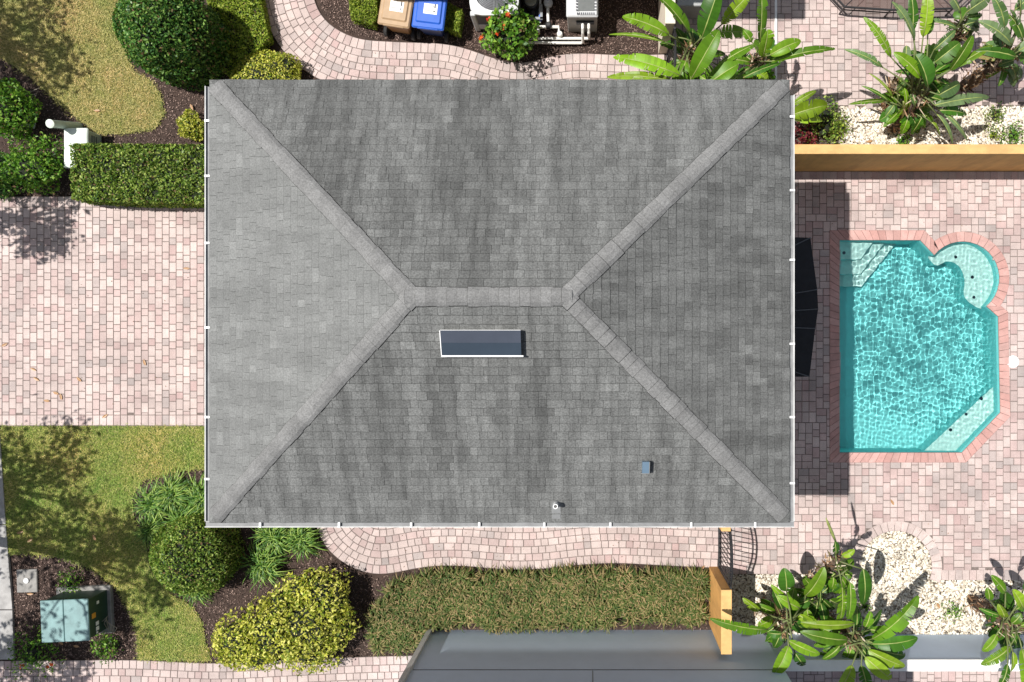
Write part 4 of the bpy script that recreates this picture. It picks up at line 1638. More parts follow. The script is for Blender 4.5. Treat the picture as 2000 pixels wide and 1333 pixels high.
# two clumps above the roof's upper edge
p = Paddle("paddle_leaf_plant", "big paddle leaved plant over the upper gate, left of its twin at the roof edge", 1330, 165)
p.trunk(1325, 170, 1345, 95, 1.5, 0.08)
p.trunk(1338, 168, 1362, 100, 1.5, 0.07)
cr = (1350, 90, 1.6)
for a in ((1346, 64, 1284, -8, 34, 2.3, 2.7, 0.15), (1372, 72, 1404, -22, 50, 2.4, 2.9, 0.05), (1306, 68, 1216, 33, 30, 2.1, 2.1, 0.35), (1298, 82, 1190, 68, 16, 1.9, 1.7, 0.3),
          (1352, 152, 1404, 60, 48, 2.5, 3.0, 0.05), (1328, 148, 1198, 112, 38, 2.3, 2.2, 0.4), (1312, 158, 1186, 151, 20, 2.2, 2.0, 0.3), (1402, 128, 1477, 86, 30, 2.3, 2.4, 0.3),
          (1392, 66, 1462, 66, 40, 1.7, 1.5, 0.4), (1410, 48, 1466, -12, 34, 1.9, 2.3, 0.35), (1384, 164, 1442, 126, 40, 2.3, 2.5, 0.05), (1340, 120, 1322, 165, 34, 2.0, 1.9, 0.2),
          (1318, 72, 1326, 92, 18, 1.6, 1.4, 0.3), (1400, 160, 1470, 150, 30, 1.8, 1.7, 0.3), (1368, 150, 1400, 175, 30, 1.7, 1.6, 0.2)):
    p.leaf(*a[:7], cr, GR, a[7])
p.fill(17, 1352, 112, 62, 1.4)
p.dead(2, 1350, 100, 40, 1.3)
p.done()
p = Paddle("paddle_leaf_plant", "big paddle leaved plant by the roof's upper right corner, with one leaf reaching far right", 1452, 180)
p.trunk(1450, 178, 1478, 118, 1.6, 0.06)
p.trunk(1458, 176, 1486, 112, 1.5, 0.06)
cr = (1480, 112, 1.7)
for a in ((1484, 82, 1487, -14, 38, 2.6, 3.0, 0.55), (1504, 108, 1564, 80, 36, 2.4, 2.5, 0.06), (1508, 120, 1631, 96, 26, 2.2, 2.3, 0.3), (1490, 112, 1500, 58, 36, 2.2, 2.7, 0.1),
          (1452, 152, 1524, 124, 18, 2.3, 2.3, 0.4), (1468, 82, 1452, 60, 20, 2.2, 2.3, 0.2), (1440, 150, 1418, 168, 26, 2.2, 2.1, 0.2), (1476, 140, 1500, 160, 26, 2.0, 1.8, 0.3)):
    p.leaf(*a[:7], cr, GR, a[7])
p.fill(16, 1478, 125, 55, 1.4)
p.dead(3, 1470, 125, 36, 1.2)
p.done()
p = Paddle("paddle_leaf_plant", "low paddle leaves poking out right of the upper right roof corner", 1500, 240)
cr = (1540, 222, 0.6)
for a in ((1545, 226, 1616, 206, 46, 1.0, 1.1, 0.1), (1546, 206, 1594, 178, 18, 1.1, 1.2, 0.1), (1548, 232, 1606, 236, 30, 0.8, 0.7, 0.2)):
    p.leaf(*a[:7], cr, GR, a[7])
p.done()

# clumps in the north bed
p = Paddle("paddle_leaf_plant", "sprawling grey green paddle leaved clump in front of the long ochre wall", 1760, 250)
p.trunk(1748, 250, 1800, 190, 1.5, 0.10)
p.trunk(1730, 225, 1745, 165, 1.0, 0.08)
cr = (1790, 180, 1.6)
for a in ((1786, 78, 1742, 4, 26, 2.6, 3.0, 0.2), (1782, 62, 1778, -14, 26, 2.7, 3.0, 0.3), (1803, 72, 1810, -18, 26, 2.6, 3.0, 0.35), (1812, 68, 1806, 22, 24, 2.5, 2.7, 0.1),
          (1740, 112, 1687, 34, 24, 2.3, 2.6, 0.5), (1724, 132, 1649, 97, 16, 2.0, 2.1, 0.5), (1798, 152, 1746, 103, 30, 2.3, 2.5, 0.15), (1812, 168, 1788, 108, 42, 2.2, 2.4, 0.1),
          (1826, 122, 1874, 84, 36, 2.2, 2.4, 0.1), (1824, 98, 1866, 60, 24, 2.0, 2.2, 0.2), (1856, 138, 1899, 70, 28, 2.1, 2.5, 0.05), (1864, 132, 1938, 88, 26, 2.1, 2.3, 0.15),
          (1834, 186, 1874, 164, 38, 2.0, 2.0, 0.05), (1826, 206, 1932, 190, 28, 1.8, 1.7, 0.4), (1836, 216, 1888, 224, 26, 1.7, 1.4, 0.3), (1830, 224, 1860, 284, 16, 1.5, 1.2, 0.05),
          (1838, 216, 1890, 276, 20, 1.6, 1.3, 0.05), (1745, 190, 1696, 143, 8, 1.2, 1.5, 0.1), (1738, 200, 1682, 168, 8, 1.1, 1.3, 0.1), (1728, 198, 1658, 204, 14, 1.1, 1.1, 0.3),
          (1746, 206, 1726, 232, 18, 1.0, 0.8, 0.1), (1742, 200, 1746, 234, 18, 1.0, 0.7, 0.1), (1770, 210, 1766, 172, 16, 1.3, 1.5, 0.1), (1788, 205, 1778, 185, 18, 1.4, 1.5, 0.1),
          (1800, 230, 1780, 262, 20, 1.1, 0.7, 0.3), (1752, 180, 1768, 160, 16, 1.3, 1.6, 0.1), (1780, 190, 1750, 230, 22, 1.2, 0.8, 0.2), (1812, 190, 1845, 200, 26, 1.5, 1.4, 0.3),
          (1820, 240, 1835, 268, 18, 1.0, 0.7, 0.2), (1772, 235, 1760, 262, 18, 0.9, 0.6, 0.2), (1775, 140, 1755, 120, 20, 1.9, 2.0, 0.2), (1770, 90, 1765, 130, 22, 2.2, 2.1, 0.2)):
    p.leaf(*a[:7], cr if a[5] > 1.4 else (1765, 215, 0.7), GR + GREYG, a[7])
p.fill(18, 1770, 205, 60, 1.0)
p.fill(18, 1812, 150, 62, 1.5)
p.dead(5, 1765, 190, 45, 1.2)
p.dead(3, 1815, 160, 45, 1.4)
p.done()
p = Paddle("paddle_leaf_plant", "paddle leaved plant with bare brown stalk near the top edge, right of the sprawling clump", 1838, 120)
p.trunk(1845, 118, 1874, 66, 1.5, 0.06)
cr = (1878, 58, 1.7)
for a in ((1868, 56, 1817, 43, 28, 2.0, 2.0, 0.2), (1876, 26, 1848, -14, 34, 2.3, 2.5, 0.1), (1888, 24, 1936, -8, 30, 2.3, 2.5, 0.2), (1890, 34, 1918, 30, 18, 2.1, 2.1, 0.2), (1900, 10, 1912, -20, 22, 2.4, 2.5, 0.2)):
    p.leaf(*a[:7], cr, GREYG, a[7])
p.fill(14, 1878, 50, 36, 1.5, GREYG)
p.dead(4, 1868, 70, 36, 1.4)
p.done()
p = Paddle("paddle_leaf_plant", "tall paddle leaved plant with shaggy dead trunk in the upper right corner", 1888, 168)
p.trunk(1884, 168, 1968, 108, 1.95, 0.13)
cr = (1972, 100, 2.1)
for a in ((1976, 88, 1911, 42, 32, 2.5, 2.7, 0.2), (1962, 54, 1938, -8, 28, 2.7, 3.0, 0.2), (1986, 62, 1972, 20, 30, 2.6, 2.8, 0.2), (1998, 80, 1968, 28, 28, 2.5, 2.7, 0.2), (1984, 112, 1906, 100, 24, 2.3, 2.3, 0.2),
          (1992, 36, 1985, -22, 30, 2.7, 3.0, 0.3), (1990, 100, 2050, 60, 30, 2.5, 2.6, 0.2), (1980, 118, 1950, 128, 22, 2.1, 1.9, 0.3), (1992, 110, 2030, 130, 30, 2.2, 2.0, 0.3), (1982, 20, 2030, -20, 30, 2.7, 2.8, 0.2)):
    p.leaf(*a[:7], cr, GREYG + GR[:1], a[7])
p.fill(17, 1965, 115, 55, 1.8, GREYG)
p.dead(6, 1950, 120, 50, 1.7)
p.done()

# clumps in the south bed
p = Paddle("paddle_leaf_plant", "paddle leaved plant with upright closed leaf, nearest the round pebble bed", 1572, 1140)
p.trunk(1578, 1150, 1636, 1092, 2.4, 0.10)
p.spike(1633, 1060, 1613, 1012, 2.7, 3.2, 0.035)
cr = (1640, 1100, 2.4)
for a in ((1632, 1084, 1630, 1058, 24, 2.6, 2.8, 0.2), (1645, 1086, 1669, 1074, 18, 2.6, 2.7, 0.1), (1686, 1112, 1686, 1181, 32, 2.5, 2.1, 0.0), (1660, 1138, 1656, 1210, 28, 2.5, 2.2, 0.1),
          (1645, 1148, 1638, 1220, 42, 2.4, 2.1, 0.6), (1628, 1128, 1624, 1150, 24, 2.3, 2.1, 0.2), (1573, 1164, 1609, 1108, 34, 2.0, 2.4, 0.05), (1598, 1186, 1602, 1150, 26, 1.8, 2.1, 0.1)):
    p.leaf(*a[:7], cr if a[0] > 1610 else (1575, 1180, 1.4), GR, a[7])
p.fill(15, 1600, 1165, 50, 1.5)
p.fill(13, 1638, 1120, 36, 2.0)
p.dead(5, 1625, 1110, 36, 2.0)
p.done()
p = Paddle("paddle_leaf_plant", "paddle leaved plant leaning a long leaf over the short ochre wall", 1490, 1185)
p.trunk(1490, 1185, 1535, 1222, 1.9, 0.11)
cr = (1532, 1218, 2.0)
for a in ((1500, 1230, 1387, 1208, 30, 2.4, 2.6, 0.5), (1536, 1155, 1532, 1110, 34, 1.9, 2.2, 0.05), (1532, 1168, 1506, 1142, 16, 1.7, 1.8, 0.1), (1562, 1188, 1518, 1164, 28, 1.8, 1.9, 0.05),
          (1484, 1194, 1451, 1168, 24, 1.4, 1.5, 0.05), (1541, 1252, 1601, 1278, 28, 2.3, 2.4, 0.05), (1540, 1262, 1511, 1318, 36, 2.4, 2.4, 0.1), (1526, 1238, 1500, 1236, 20, 2.1, 2.0, 0.1),
          (1560, 1200, 1598, 1228, 34, 1.5, 1.4, 0.1), (1576, 1190, 1580, 1230, 30, 1.6, 1.3, 0.1), (1510, 1206, 1480, 1222, 24, 1.6, 1.3, 0.2), (1552, 1275, 1570, 1300, 24, 2.1, 2.0, 0.2)):
    p.leaf(*a[:7], cr, GR, a[7])
p.fill(18, 1535, 1205, 62, 1.6)
p.dead(5, 1530, 1215, 40, 1.7)
p.done()
p = Paddle("paddle_leaf_plant", "paddle leaved plant at the bottom edge with broad torn leaves over the white topped wall", 1610, 1205)
p.trunk(1608, 1205, 1672, 1255, 2.0, 0.12)
cr = (1675, 1250, 2.1)
for a in ((1668, 1218, 1564, 1216, 20, 2.3, 2.3, 0.05), (1656, 1250, 1563, 1234, 26, 2.2, 2.3, 0.05), (1704, 1248, 1793, 1164, 40, 2.3, 2.7, 0.4), (1704, 1258, 1792, 1246, 32, 2.3, 2.4, 0.15),
          (1696, 1270, 1767, 1302, 28, 2.4, 2.4, 0.05), (1690, 1284, 1740, 1326, 34, 2.5, 2.5, 0.05), (1664, 1300, 1636, 1350, 40, 2.5, 2.5, 0.15), (1682, 1300, 1694, 1350, 28, 2.4, 2.4, 0.2),
          (1640, 1262, 1606, 1288, 20, 2.1, 1.9, 0.3), (1700, 1230, 1748, 1230, 34, 1.8, 1.7, 0.1), (1690, 1225, 1700, 1195, 26, 1.8, 1.9, 0.1), (1630, 1240, 1590, 1262, 28, 1.7, 1.5, 0.2),
          (1720, 1270, 1768, 1280, 26, 1.9, 1.8, 0.2)):
    p.leaf(*a[:7], cr, GR, a[7])
p.fill(20, 1670, 1250, 75, 1.7)
p.dead(6, 1660, 1250, 42, 1.8)
p.done()
p = Paddle("paddle_leaf_plant", "paddle leaved plant with dry yellow stalks at the right edge of the lower pebble bed", 1898, 1170)
p.trunk(1900, 1172, 1970, 1226, 1.8, 0.12)
cr = (1972, 1222, 1.9)
for a in ((1964, 1158, 1936, 1124, 26, 1.9, 2.1, 0.05), (1932, 1172, 1928, 1148, 22, 1.6, 1.7, 0.05), (1952, 1202, 1912, 1188, 16, 1.7, 1.7, 0.1), (1962, 1206, 1950, 1180, 22, 1.8, 1.9, 0.05),
          (1998, 1188, 1978, 1152, 28, 2.0, 2.2, 0.05), (1994, 1222, 2012, 1214, 24, 2.0, 2.0, 0.05), (1976, 1218, 1994, 1198, 24, 2.1, 2.2, 0.05), (1946, 1240, 1919, 1272, 26, 1.9, 1.8, 0.1),
          (1972, 1264, 1916, 1298, 22, 2.0, 1.9, 0.4), (1978, 1274, 1974, 1312, 22, 2.1, 2.0, 0.05), (1968, 1298, 1950, 1344, 18, 2.2, 2.2, 0.3), (1996, 1268, 2002, 1345, 26, 2.3, 2.4, 0.1),
          (2000, 1150, 2010, 1120, 24, 2.0, 2.2, 0.1), (1985, 1190, 2010, 1170, 26, 1.9, 2.0, 0.1), (1958, 1180, 1975, 1195, 22, 1.4, 1.2, 0.1)):
    p.leaf(*a[:7], cr, GR, a[7])
p.fill(18, 1968, 1215, 55, 1.5)
p.dead(6, 1965, 1222, 48, 1.6)
p.done()

# ------------------------------------------------------------------ street trees just left of the frame, whose shade falls on the lawns
def tree(label, sx, sy, h, r_, n, seed, clumps):
    """crown centred so that its shadow falls at ground pixel sx, sy"""
    gx, gy = sx - SHX * S * h, sy + SHY * S * h
    root = thing("street_tree", label, "tree", g(gx, gy, 0), "street trees left of the lawns")
    rr = np.random.default_rng(seed)
    c = np.array(g(gx, gy, h))
    t = MB()
    t.tube([g(gx, gy, -0.05), g(gx + 3, gy - 2, h * 0.4), g(gx, gy, h * 0.75)], [0.14, 0.11, 0.08], 9)
    P, N = [], []
    for _ in range(clumps):
        d = rr.normal(0, 1, 3)
        d /= np.linalg.norm(d)
        q = c + d * r_ * np.array([1, 1, 0.7]) * (0.45 + 0.55 * rr.random())
        t.tube([(c[0], c[1], h * 0.7), tuple((q + c) / 2 + np.array([0, 0, -0.15])), tuple(q)], [0.05, 0.03, 0.012], 6)
        m = n // clumps
        dd = rr.normal(0, 1, (m, 3))
        P.append(q + dd * r_ * 0.15)
        N.append(dd + np.array([0, 0, 1.0]))
    leaves("crown", np.vstack(P), np.vstack(N), 0.19, M["tree_leaf"], root, 0.5, 0.6)
    t.build("trunk", M["bark"], root, smooth=True)


tree("tree left of the frame shading the upper left lawn", 55, 95, 5.0, 1.8, 1700, 1, 26)
tree("tree left of the frame dappling the top of the driveway", 85, 440, 4.6, 1.15, 820, 2, 16)
tree("tree left of the frame shading the lower left lawn beside the driveway", 60, 965, 5.4, 1.8, 1900, 3, 26)
tree("tree left of the frame shading the grass by the green utility box", 240, 1110, 7.4, 1.7, 1500, 4, 22)
tree("tree left of the frame shading the bottom left pavement", 60, 1290, 5.2, 1.3, 1800, 5, 18)

# ------------------------------------------------------------------ utility boxes on the left
rot = R(2.5)
c = g(171, 1189, 0)
tb = thing("utility_box", "dark green pad mounted transformer box with faded lid", "utility box", c)
mb = MB()
mb.box((g(168, 0)[0], g(0, 1191)[1], 0.01), (1.32, 1.16, 0.14), rot, 1, None, 0.015)
mb.build("pad", M["slab"], tb)
mb = MB()
mb.box((c[0], c[1], 0.44), (1.08, 0.92, 0.74), rot, 1, None, 0.01)
mb.build("cabinet", M["green_metal"], tb)
for dx, wd in ((-0.29, 0.535), (0.275, 0.575)):
    mb = MB()
    mb.box((c[0] + dx * math.cos(rot), c[1] + dx * math.sin(rot), 0.83), (wd, 0.98, 0.035), rot, 1, None, 0.012)
    mb.build("lid", M["lid_metal"], tb)
for dy, z, w, m_ in ((0.28, 0.45, 0.07, "sticker"), (-0.20, 0.50, 0.09, "sticker"), (-0.32, 0.50, 0.09, "sticker"), (-0.41, 0.52, 0.05, "sticker"), (0.02, 0.62, 0.12, "orange")):
    mb = MB()
    mb.box((c[0] + 0.543 * math.cos(rot) - dy * math.sin(rot), c[1] + 0.543 * math.sin(rot) + dy * math.cos(rot), z), (0.006, w, w * 1.2), rot)
    mb.build("warning_sticker", M[m_], tb)
mb = MB()
mb.box((g(53, 0)[0], g(0, 1135)[1], -0.02), (0.50, 0.56, 0.07), R(1.5), 1, None, 0.012)
vb = thing("valve_cover", "square concrete cover with a white cap in the mulch by the sidewalk", "utility cover", g(53, 1135, 0))
mb.build("slab", M["slab"], vb)
mb = MB()
mb.lathe(g(53, 1134, 0.01), [(0.065, 0.0), (0.065, 0.03), (0.05, 0.04), (0.015, 0.05)], 18)
mb.build("cap", M["white"], vb)

q = [topx(x, y, 0.55) for x, y in ((124, 250), (171, 328))]
ub = thing("utility_cabinet", "pale green white cabinet sticking out from the rectangular hedge", "utility box", g((q[0][0] + q[1][0]) / 2, (q[0][1] + q[1][1]) / 2, 0))
c = ub.location
sx, sy = (q[1][0] - q[0][0]) / S, (q[1][1] - q[0][1]) / S
mb = MB()
mb.box((c.x, c.y, 0.24), (sx * 0.94, sy * 0.94, 0.5), 0, 1, None, 0.03)
mb.build("body", M["pale_pipe"], ub)
mb = MB()
mb.box((c.x, c.y, 0.525), (sx, sy, 0.055), 0, 1, None, 0.025)
mb.build("lid", M["pale_box"], ub)
mb = MB()
for k in range(3):
    mb = MB()
    mb.box((c.x + sx * 0.47 + 0.004, c.y + 0.22, 0.20 + k * 0.08), (0.008, 0.25, 0.02))
    mb.build("vent_slot", M["ink"], ub)
A = Vector(g(153, 246, -0.05))
B = Vector(at(98, 242, 1.0))
po = thing("marker_post", "leaning pale grey plastic post beside the pale cabinet", "post", A)
mb = MB()
mb.tube([A, B], [0.092, 0.092], 18)
mb.build("shaft", M["pale_pipe"], po)
mb = MB()
u = (B - A).normalized()
mb.tube([B - u * 0.02, B + u * 0.012, B + u * 0.03], [0.1, 0.1, 0.05], 18)
mb.build("cap", M["pale_box"], po)
c = at(30, 222, 0.5)
mb = MB()
mb.box((c[0], c[1], 0.25), (0.30, 0.42, 0.52), R(-12), 1, None, 0.02)
tag(mb.build("meter_box", M["pale_pipe"], None, (c[0], c[1], 0)), "small grey box mostly hidden under the bush at the left edge", "utility box")
mb = MB()
for k in range(7):
    a = Vector(g(50 + 3 * k, 205 - 4 * k + 10, 0.3))
    mb.tube([a, a + Vector((0.22 + 0.03 * k, random.uniform(-0.1, 0.12), 0.12)), a + Vector((0.4, random.uniform(-0.15, 0.15), 0.1))], [0.008, 0.006, 0.003], 5)
tag(mb.build("dry_twigs", M["twig"], None, g(58, 200, 0)), "bare dry twigs beside the glossy bush on the left edge", "twigs")
mb = MB()
for k in range(6):
    a = Vector(g(212 + 3 * k, 1224 + 2 * k, 0.1))
    mb.tube([a, a + Vector((0.1 + 0.04 * k - 0.1, 0.2, 0.2)), a + Vector((0.15 - 0.06 * k + 0.1, 0.42, 0.32))], [0.009, 0.007, 0.003], 5)
tag(mb.build("dry_twigs", M["twig"], None, g(215, 1226, 0)), "bare dry twigs at the corner of the green utility box", "twigs")


# ------------------------------------------------------------------ bins, air conditioner, pool machines
def bin_(name, label, x, y, rz, lidm, bodym, wheel_side):
    h = 0.80
    dz = h - 1.12
    c = Vector((*at(x, y, h)[:2], 0))
    t = thing(name, label, "bin", c)
    rz = R(rz)

    def loc(a, b, z):
        return (c.x + a * math.cos(rz) - b * math.sin(rz), c.y + a * math.sin(rz) + b * math.cos(rz), z + (dz if z > 0.5 else 0))
    mb = MB()
    mb.box((c.x, c.y, 0.38), (0.66, 0.68, 0.72), rz, 0.78, None, 0.05)
    mb.build("body", bodym, t)
    lid = MB()
    lid.box(loc(0, 0, 1.07), (0.76, 0.78, 0.06), rz, 1, None, 0.03)
    lid.box(loc(0, 0.02, 1.105), (0.60, 0.58, 0.05), rz, 1, None, 0.03)
    lid.box(loc(0, -0.36, 1.06), (0.5, 0.08, 0.05), rz, 1, None, 0.015)
    lo = lid.build("lid", lidm, t)
    mb = MB()
    mb.box(loc(0.03, 0.06, 1.1325), (0.32, 0.24, 0.004), rz)
    so = mb.build("sticker", M["sticker"], lo)
    mb = MB()
    for k, (a, b, w, hh) in enumerate(((0.13, 0.10, 0.03, 0.10), (0.09, 0.10, 0.015, 0.03), (-0.04, -0.02, 0.14, 0.008), (-0.04, 0.0, 0.14, 0.008), (0.12, -0.02, 0.04, 0.03))):
        mb.box(loc(a, b + 0.03, 1.1362), (w, hh, 0.003), rz)
    mb.build("print", M["ink"], so)
    for s_ in (-1, 1):
        w = MB()
        a, b = loc(s_ * 0.30, -0.30, 0.13), loc(s_ * 0.37, -0.30, 0.13)
        w.tube([a, b], 0.13, 16)
        w.build("wheel", M["rubber"], t)


bin_("wheeled_bin", "tan wheeled bin with tan lid between the clipped cube bush and the blue bin", 772, 18, -9, M["tan"], M["tan_dark"], 1)
bin_("wheeled_bin", "wheeled bin with bright blue lid next to the tan bin", 838, 23, -7, M["blue"], M["blue_shaded"], 1)

# air conditioner
h = 1.0
c = at(965, -18, h)
ac = thing("air_conditioner", "grey outdoor air conditioner unit behind the red flowered bush", "air conditioner", (c[0], c[1], 0))
mb = MB()
mb.box((c[0], c[1], 0.48), (1.10, 1.06, 0.94), 0, 1, None, 0.1)
mb.build("body", M["ac_dark"], ac)
mb = MB()
for dx in (-0.545, 0.545):
    for dy in (-0.53, 0.53):
        mb = MB()
        mb.box((c[0] + dx * 0.93, c[1] + dy * 0.93, 0.47), (0.12, 0.12, 0.93), 0, 1, None, 0.02)
        mb.build("corner_post", M["ac"], ac)
mb = MB()
mb.box((c[0], c[1] - 0.535, 0.25), (0.9, 0.02, 0.25))
mb.build("side_panel", M["ac"], ac)
mb = MB()
n_ = 28
outer = []
for q in range(n_):
    a = 2 * math.pi * q / n_
    m_ = 1.0 / max(abs(math.cos(a)), abs(math.sin(a)))
    r_ = min(m_, 1.22) * 0.57
    outer.append((c[0] + r_ * math.cos(a), c[1] + r_ * math.sin(a)))
inner = [(c[0] + 0.47 * math.cos(2 * math.pi * q / n_), c[1] + 0.47 * math.sin(2 * math.pi * q / n_)) for q in range(n_)]
mb.loft([[(x, y, 0.93) for x, y in outer], [(x, y, h) for x, y in outer], [(x, y, h + 0.02) for x, y in inner], [(x, y, 0.94) for x, y in inner]])
mb.build("top_panel", M["ac"], ac)
mb = MB()
mb.lathe((c[0], c[1], 0.9), [(0.47, -0.02), (0.47, 0.0)], 28)
mb.lathe((c[0], c[1], 0.95), [(0.13, -0.02), (0.13, 0.03), (0.1, 0.05)], 18)
for q in range(4):
    a = q * math.pi / 2 + 0.4
    p0, p1 = Vector((c[0], c[1], 0.955)), Vector((c[0] + 0.44 * math.cos(a), c[1] + 0.44 * math.sin(a), 0.955))
    s_ = Vector((-math.sin(a), math.cos(a), 0)) * 0.13
    mb.face([p0 - s_ * 0.3, p1 - s_, p1 + s_ + Vector((0, 0, -0.03)), p0 + s_ * 0.3])
mb.build("fan", M["screen"], ac)
mb = MB()
for r_ in np.linspace(0.1, 0.46, 11):
    mb.tube([(c[0] + r_ * math.cos(a), c[1] + r_ * math.sin(a), h + 0.015) for a in np.linspace(0, 2 * math.pi, 33)], 0.004, 4, None, False)
for q in range(8):
    a = q * math.pi / 4
    mb.tube([(c[0], c[1], h + 0.012), (c[0] + 0.47 * math.cos(a), c[1] + 0.47 * math.sin(a), h + 0.012)], 0.006, 4)
mb.build("grille", M["grille"], ac)

# pump
c = g(1040, 22, 0)
pu = thing("pool_pump", "black pool pump with round strainer lid behind the flowering bush", "pool pump", c)
mb = MB()
q = at(1036, 0, 0.45)
mb.lathe((q[0], q[1], 0.0), [(0.12, 0.05), (0.15, 0.1), (0.15, 0.36), (0.18, 0.38), (0.18, 0.42), (0.15, 0.44)], 20)
mb.tube([(q[0], q[1] + 0.1, 0.2), (q[0] - 0.02, q[1] + 0.8, 0.2)], [0.12, 0.14], 16)
mb.box((q[0], q[1] - 0.1, 0.03), (0.42, 0.6, 0.06))
mb.box((q[0] + 0.05, q[1] - 0.33, 0.24), (0.06, 0.3, 0.07))
mb.build("housing", M["pump"], pu)
mb = MB()
mb.lathe((q[0], q[1], 0.44), [(0.15, 0.0), (0.14, 0.02), (0.10, 0.03), (0.03, 0.032)], 20)
mb.build("strainer_lid", M["pump_lid"], pu)
mb = MB()
mb.box((q[0] + 0.10, q[1] - 0.38, 0.28), (0.36, 0.06, 0.06))
mb.box((q[0] + 0.25, q[1] - 0.22, 0.28), (0.06, 0.36, 0.06))
mb.build("pipe_elbow", M["grille"], pu)

# heater
h = 0.95
a, b = topx(1106, 33, h), topx(1168, -60, h)
c = g((a[0] + b[0]) / 2, (a[1] + b[1]) / 2, 0)
sx, sy = (b[0] - a[0]) / S, (a[1] - b[1]) / S
he = thing("pool_heater", "grey pool heater with a control display on top", "pool heater", c)
mb = MB()
mb.box((c[0], c[1], 0.44), (sx * 0.96, sy * 0.96, 0.92), 0, 1, None, 0.02)
mb.build("body", plain("heater_side", (0.30, 0.29, 0.27), 0.5, var=0.2), he)
mb = MB()
mb.box((c[0], c[1], h - 0.03), (sx, sy, 0.06), 0, 1, None, 0.025)
mb.box((c[0] + 0.14, c[1], h + 0.012), (sx - 0.32, sy - 0.06, 0.03), 0, 1, None, 0.015)
mb.build("top_panel", M["ac"], he)
q = at(1145, 8, h)
mb = MB()
mb.box((q[0], q[1], h + 0.032), (0.38, 0.36, 0.016), 0, 1, None, 0.008)
mb.build("display", M["screen"], he)
mb = MB()
for k in range(9):
    y_ = at(0, 24, h)[1] - 0.045
    mb = MB()
    mb.box((at(1128 + k * 4, 0, h)[0], y_, h + 0.0285), (0.028, 0.05, 0.005))
    mb.build("louvre", M["ink"], he)
for k in range(4):
    for xx in (1127, 1163):
        mb = MB()
        mb.box((at(xx, 0, h)[0], at(0, 3 + k * 6, h)[1], h + 0.0285), (0.05, 0.03, 0.005))
        mb.build("louvre", M["ink"], he)
mb = MB()
fy = c[1] - sy * 0.48
mb.box((at(1143, 0, 0.6)[0], fy - 0.03, 0.62), (0.42, 0.06, 0.10), 0, 1, None, 0.01)
mb.build("manifold", M["pump"], he)

# pvc pipework
pv = thing("pool_pipes", "white plastic pipes running along the mulch to the pool heater", "pipes", g(1100, 78, 0))
mb = MB()
for x in (1138, 1150):
    X = at(x, 0, 0.6)[0]
    z0, y0 = 0.62, fy - 0.06
    yy = g(0, 86 if x == 1138 else 78)[1]
    mb.tube([(X, y0 + 0.02, z0), (X, y0 - 0.10, z0), (X, y0 - 0.16, z0 - 0.1), (X, yy, 0.10)], 0.034, 10)
mb.tube([g(1136, 87, 0.09), g(1090, 87, 0.09), g(1030, 86, 0.09)], 0.034, 10)
mb.tube([g(1149, 79, 0.11), g(1085, 79, 0.11), g(1030, 79, 0.11)], 0.034, 10)
mb.tube([g(1050, 58, 0.16), g(1092, 58, 0.16), g(1092, 70, 0.14)], 0.038, 10)
mb.tube([g(1052, 58, 0.16), g(1052, 68, 0.12)], 0.038, 10)
mb.tube([g(1072, 58, 0.18), g(1071, 30, 0.25), g(1071, 0, 0.25), g(1071, -60, 0.25)], 0.036, 10)
mb.tube([g(1055, 50, 0.15), g(1056, 10, 0.2), g(1056, -60, 0.2)], 0.03, 10)
mb.build("pipe_run", M["pvc"], pv)
mb = MB()
mb.lathe(g(1094, 73, 0), [(0.07, 0.02), (0.07, 0.22), (0.05, 0.25)], 16)
mb.build("clean_out_cap", M["pvc"], pv)
for (x, y) in ((1072, 16), (1072, 2)):
    mb = MB()
    mb.lathe(g(x, y, 0.2), [(0.09, 0.0), (0.11, 0.03), (0.11, 0.14), (0.06, 0.17), (0.06, 0.2), (0.02, 0.21)], 8)
    mb.build("valve", M["ac"], pv)
mb = MB()
mb.box(g(1072, 56, 0.2), (0.14, 0.14, 0.16), 0, 1, None, 0.03)
mb.build("tee_fitting", M["pump"], pv)
mb = MB()
mb.tube([g(1056, 48, 0.2), g(1056, 36, 0.2)], 0.033, 10)
mb.build("blue_coupling", M["blue"], pv)

# grey chest by the upper gate and the strip drain
a = topx(1322, 12, 0.75)
mb = MB()
cc = g(a[0] + 40, a[1] - 45, 0)
mb.box((cc[0], cc[1], 0.37), (1.0, 1.12, 0.76), 0, 1, None, 0.02)
tag(mb.build("storage_chest", plain("grey_resin", (0.36, 0.37, 0.37), 0.5, var=0.1), None, (cc[0], cc[1], 0)), "grey storage chest at the top edge behind the big leaves", "chest")
mb = MB()
mb.prism([g(1513, -80)[:2], g(1517.5, -80)[:2], g(1517.5, 205)[:2], g(1513, 205)[:2]], -0.01, 0.014)
tag(mb.build("strip_drain", M["white"], None, g(1515, 60, 0)), "thin white drain strip across the upper patio", "drain")

# the next house north, wholly above the frame: its eave shades the bins, the pump corner and the upper patio
hx = 5.8
xe, ye = 1573 - SHX * S * hx, 38 + SHY * S * hx
nh = thing("neighbour_house", "house just beyond the top edge whose roof shades the bins and upper patio", "house", g(xe - 370, ye - 400))
mb = MB()
mb.prism([g(xe - 710, ye - 36)[:2], g(xe - 36, ye - 36)[:2], g(xe - 36, ye - 760)[:2], g(xe - 710, ye - 760)[:2]], -0.1, hx - 0.16)
mb.build("wall", M["stucco"], nh)
mb = MB()
r0 = [g(xe - 750, ye), g(xe, ye), g(xe, ye - 800), g(xe - 750, ye - 800)]
mb.loft([[(q[0], q[1], hx - 0.15) for q in r0], [(q[0], q[1], hx) for q in r0], [g(xe - 380, ye - 380, hx + 1.8), g(xe - 370, ye - 380, hx + 1.8), g(xe - 370, ye - 420, hx + 1.8), g(xe - 380, ye - 420, hx + 1.8)]], None, True, True)
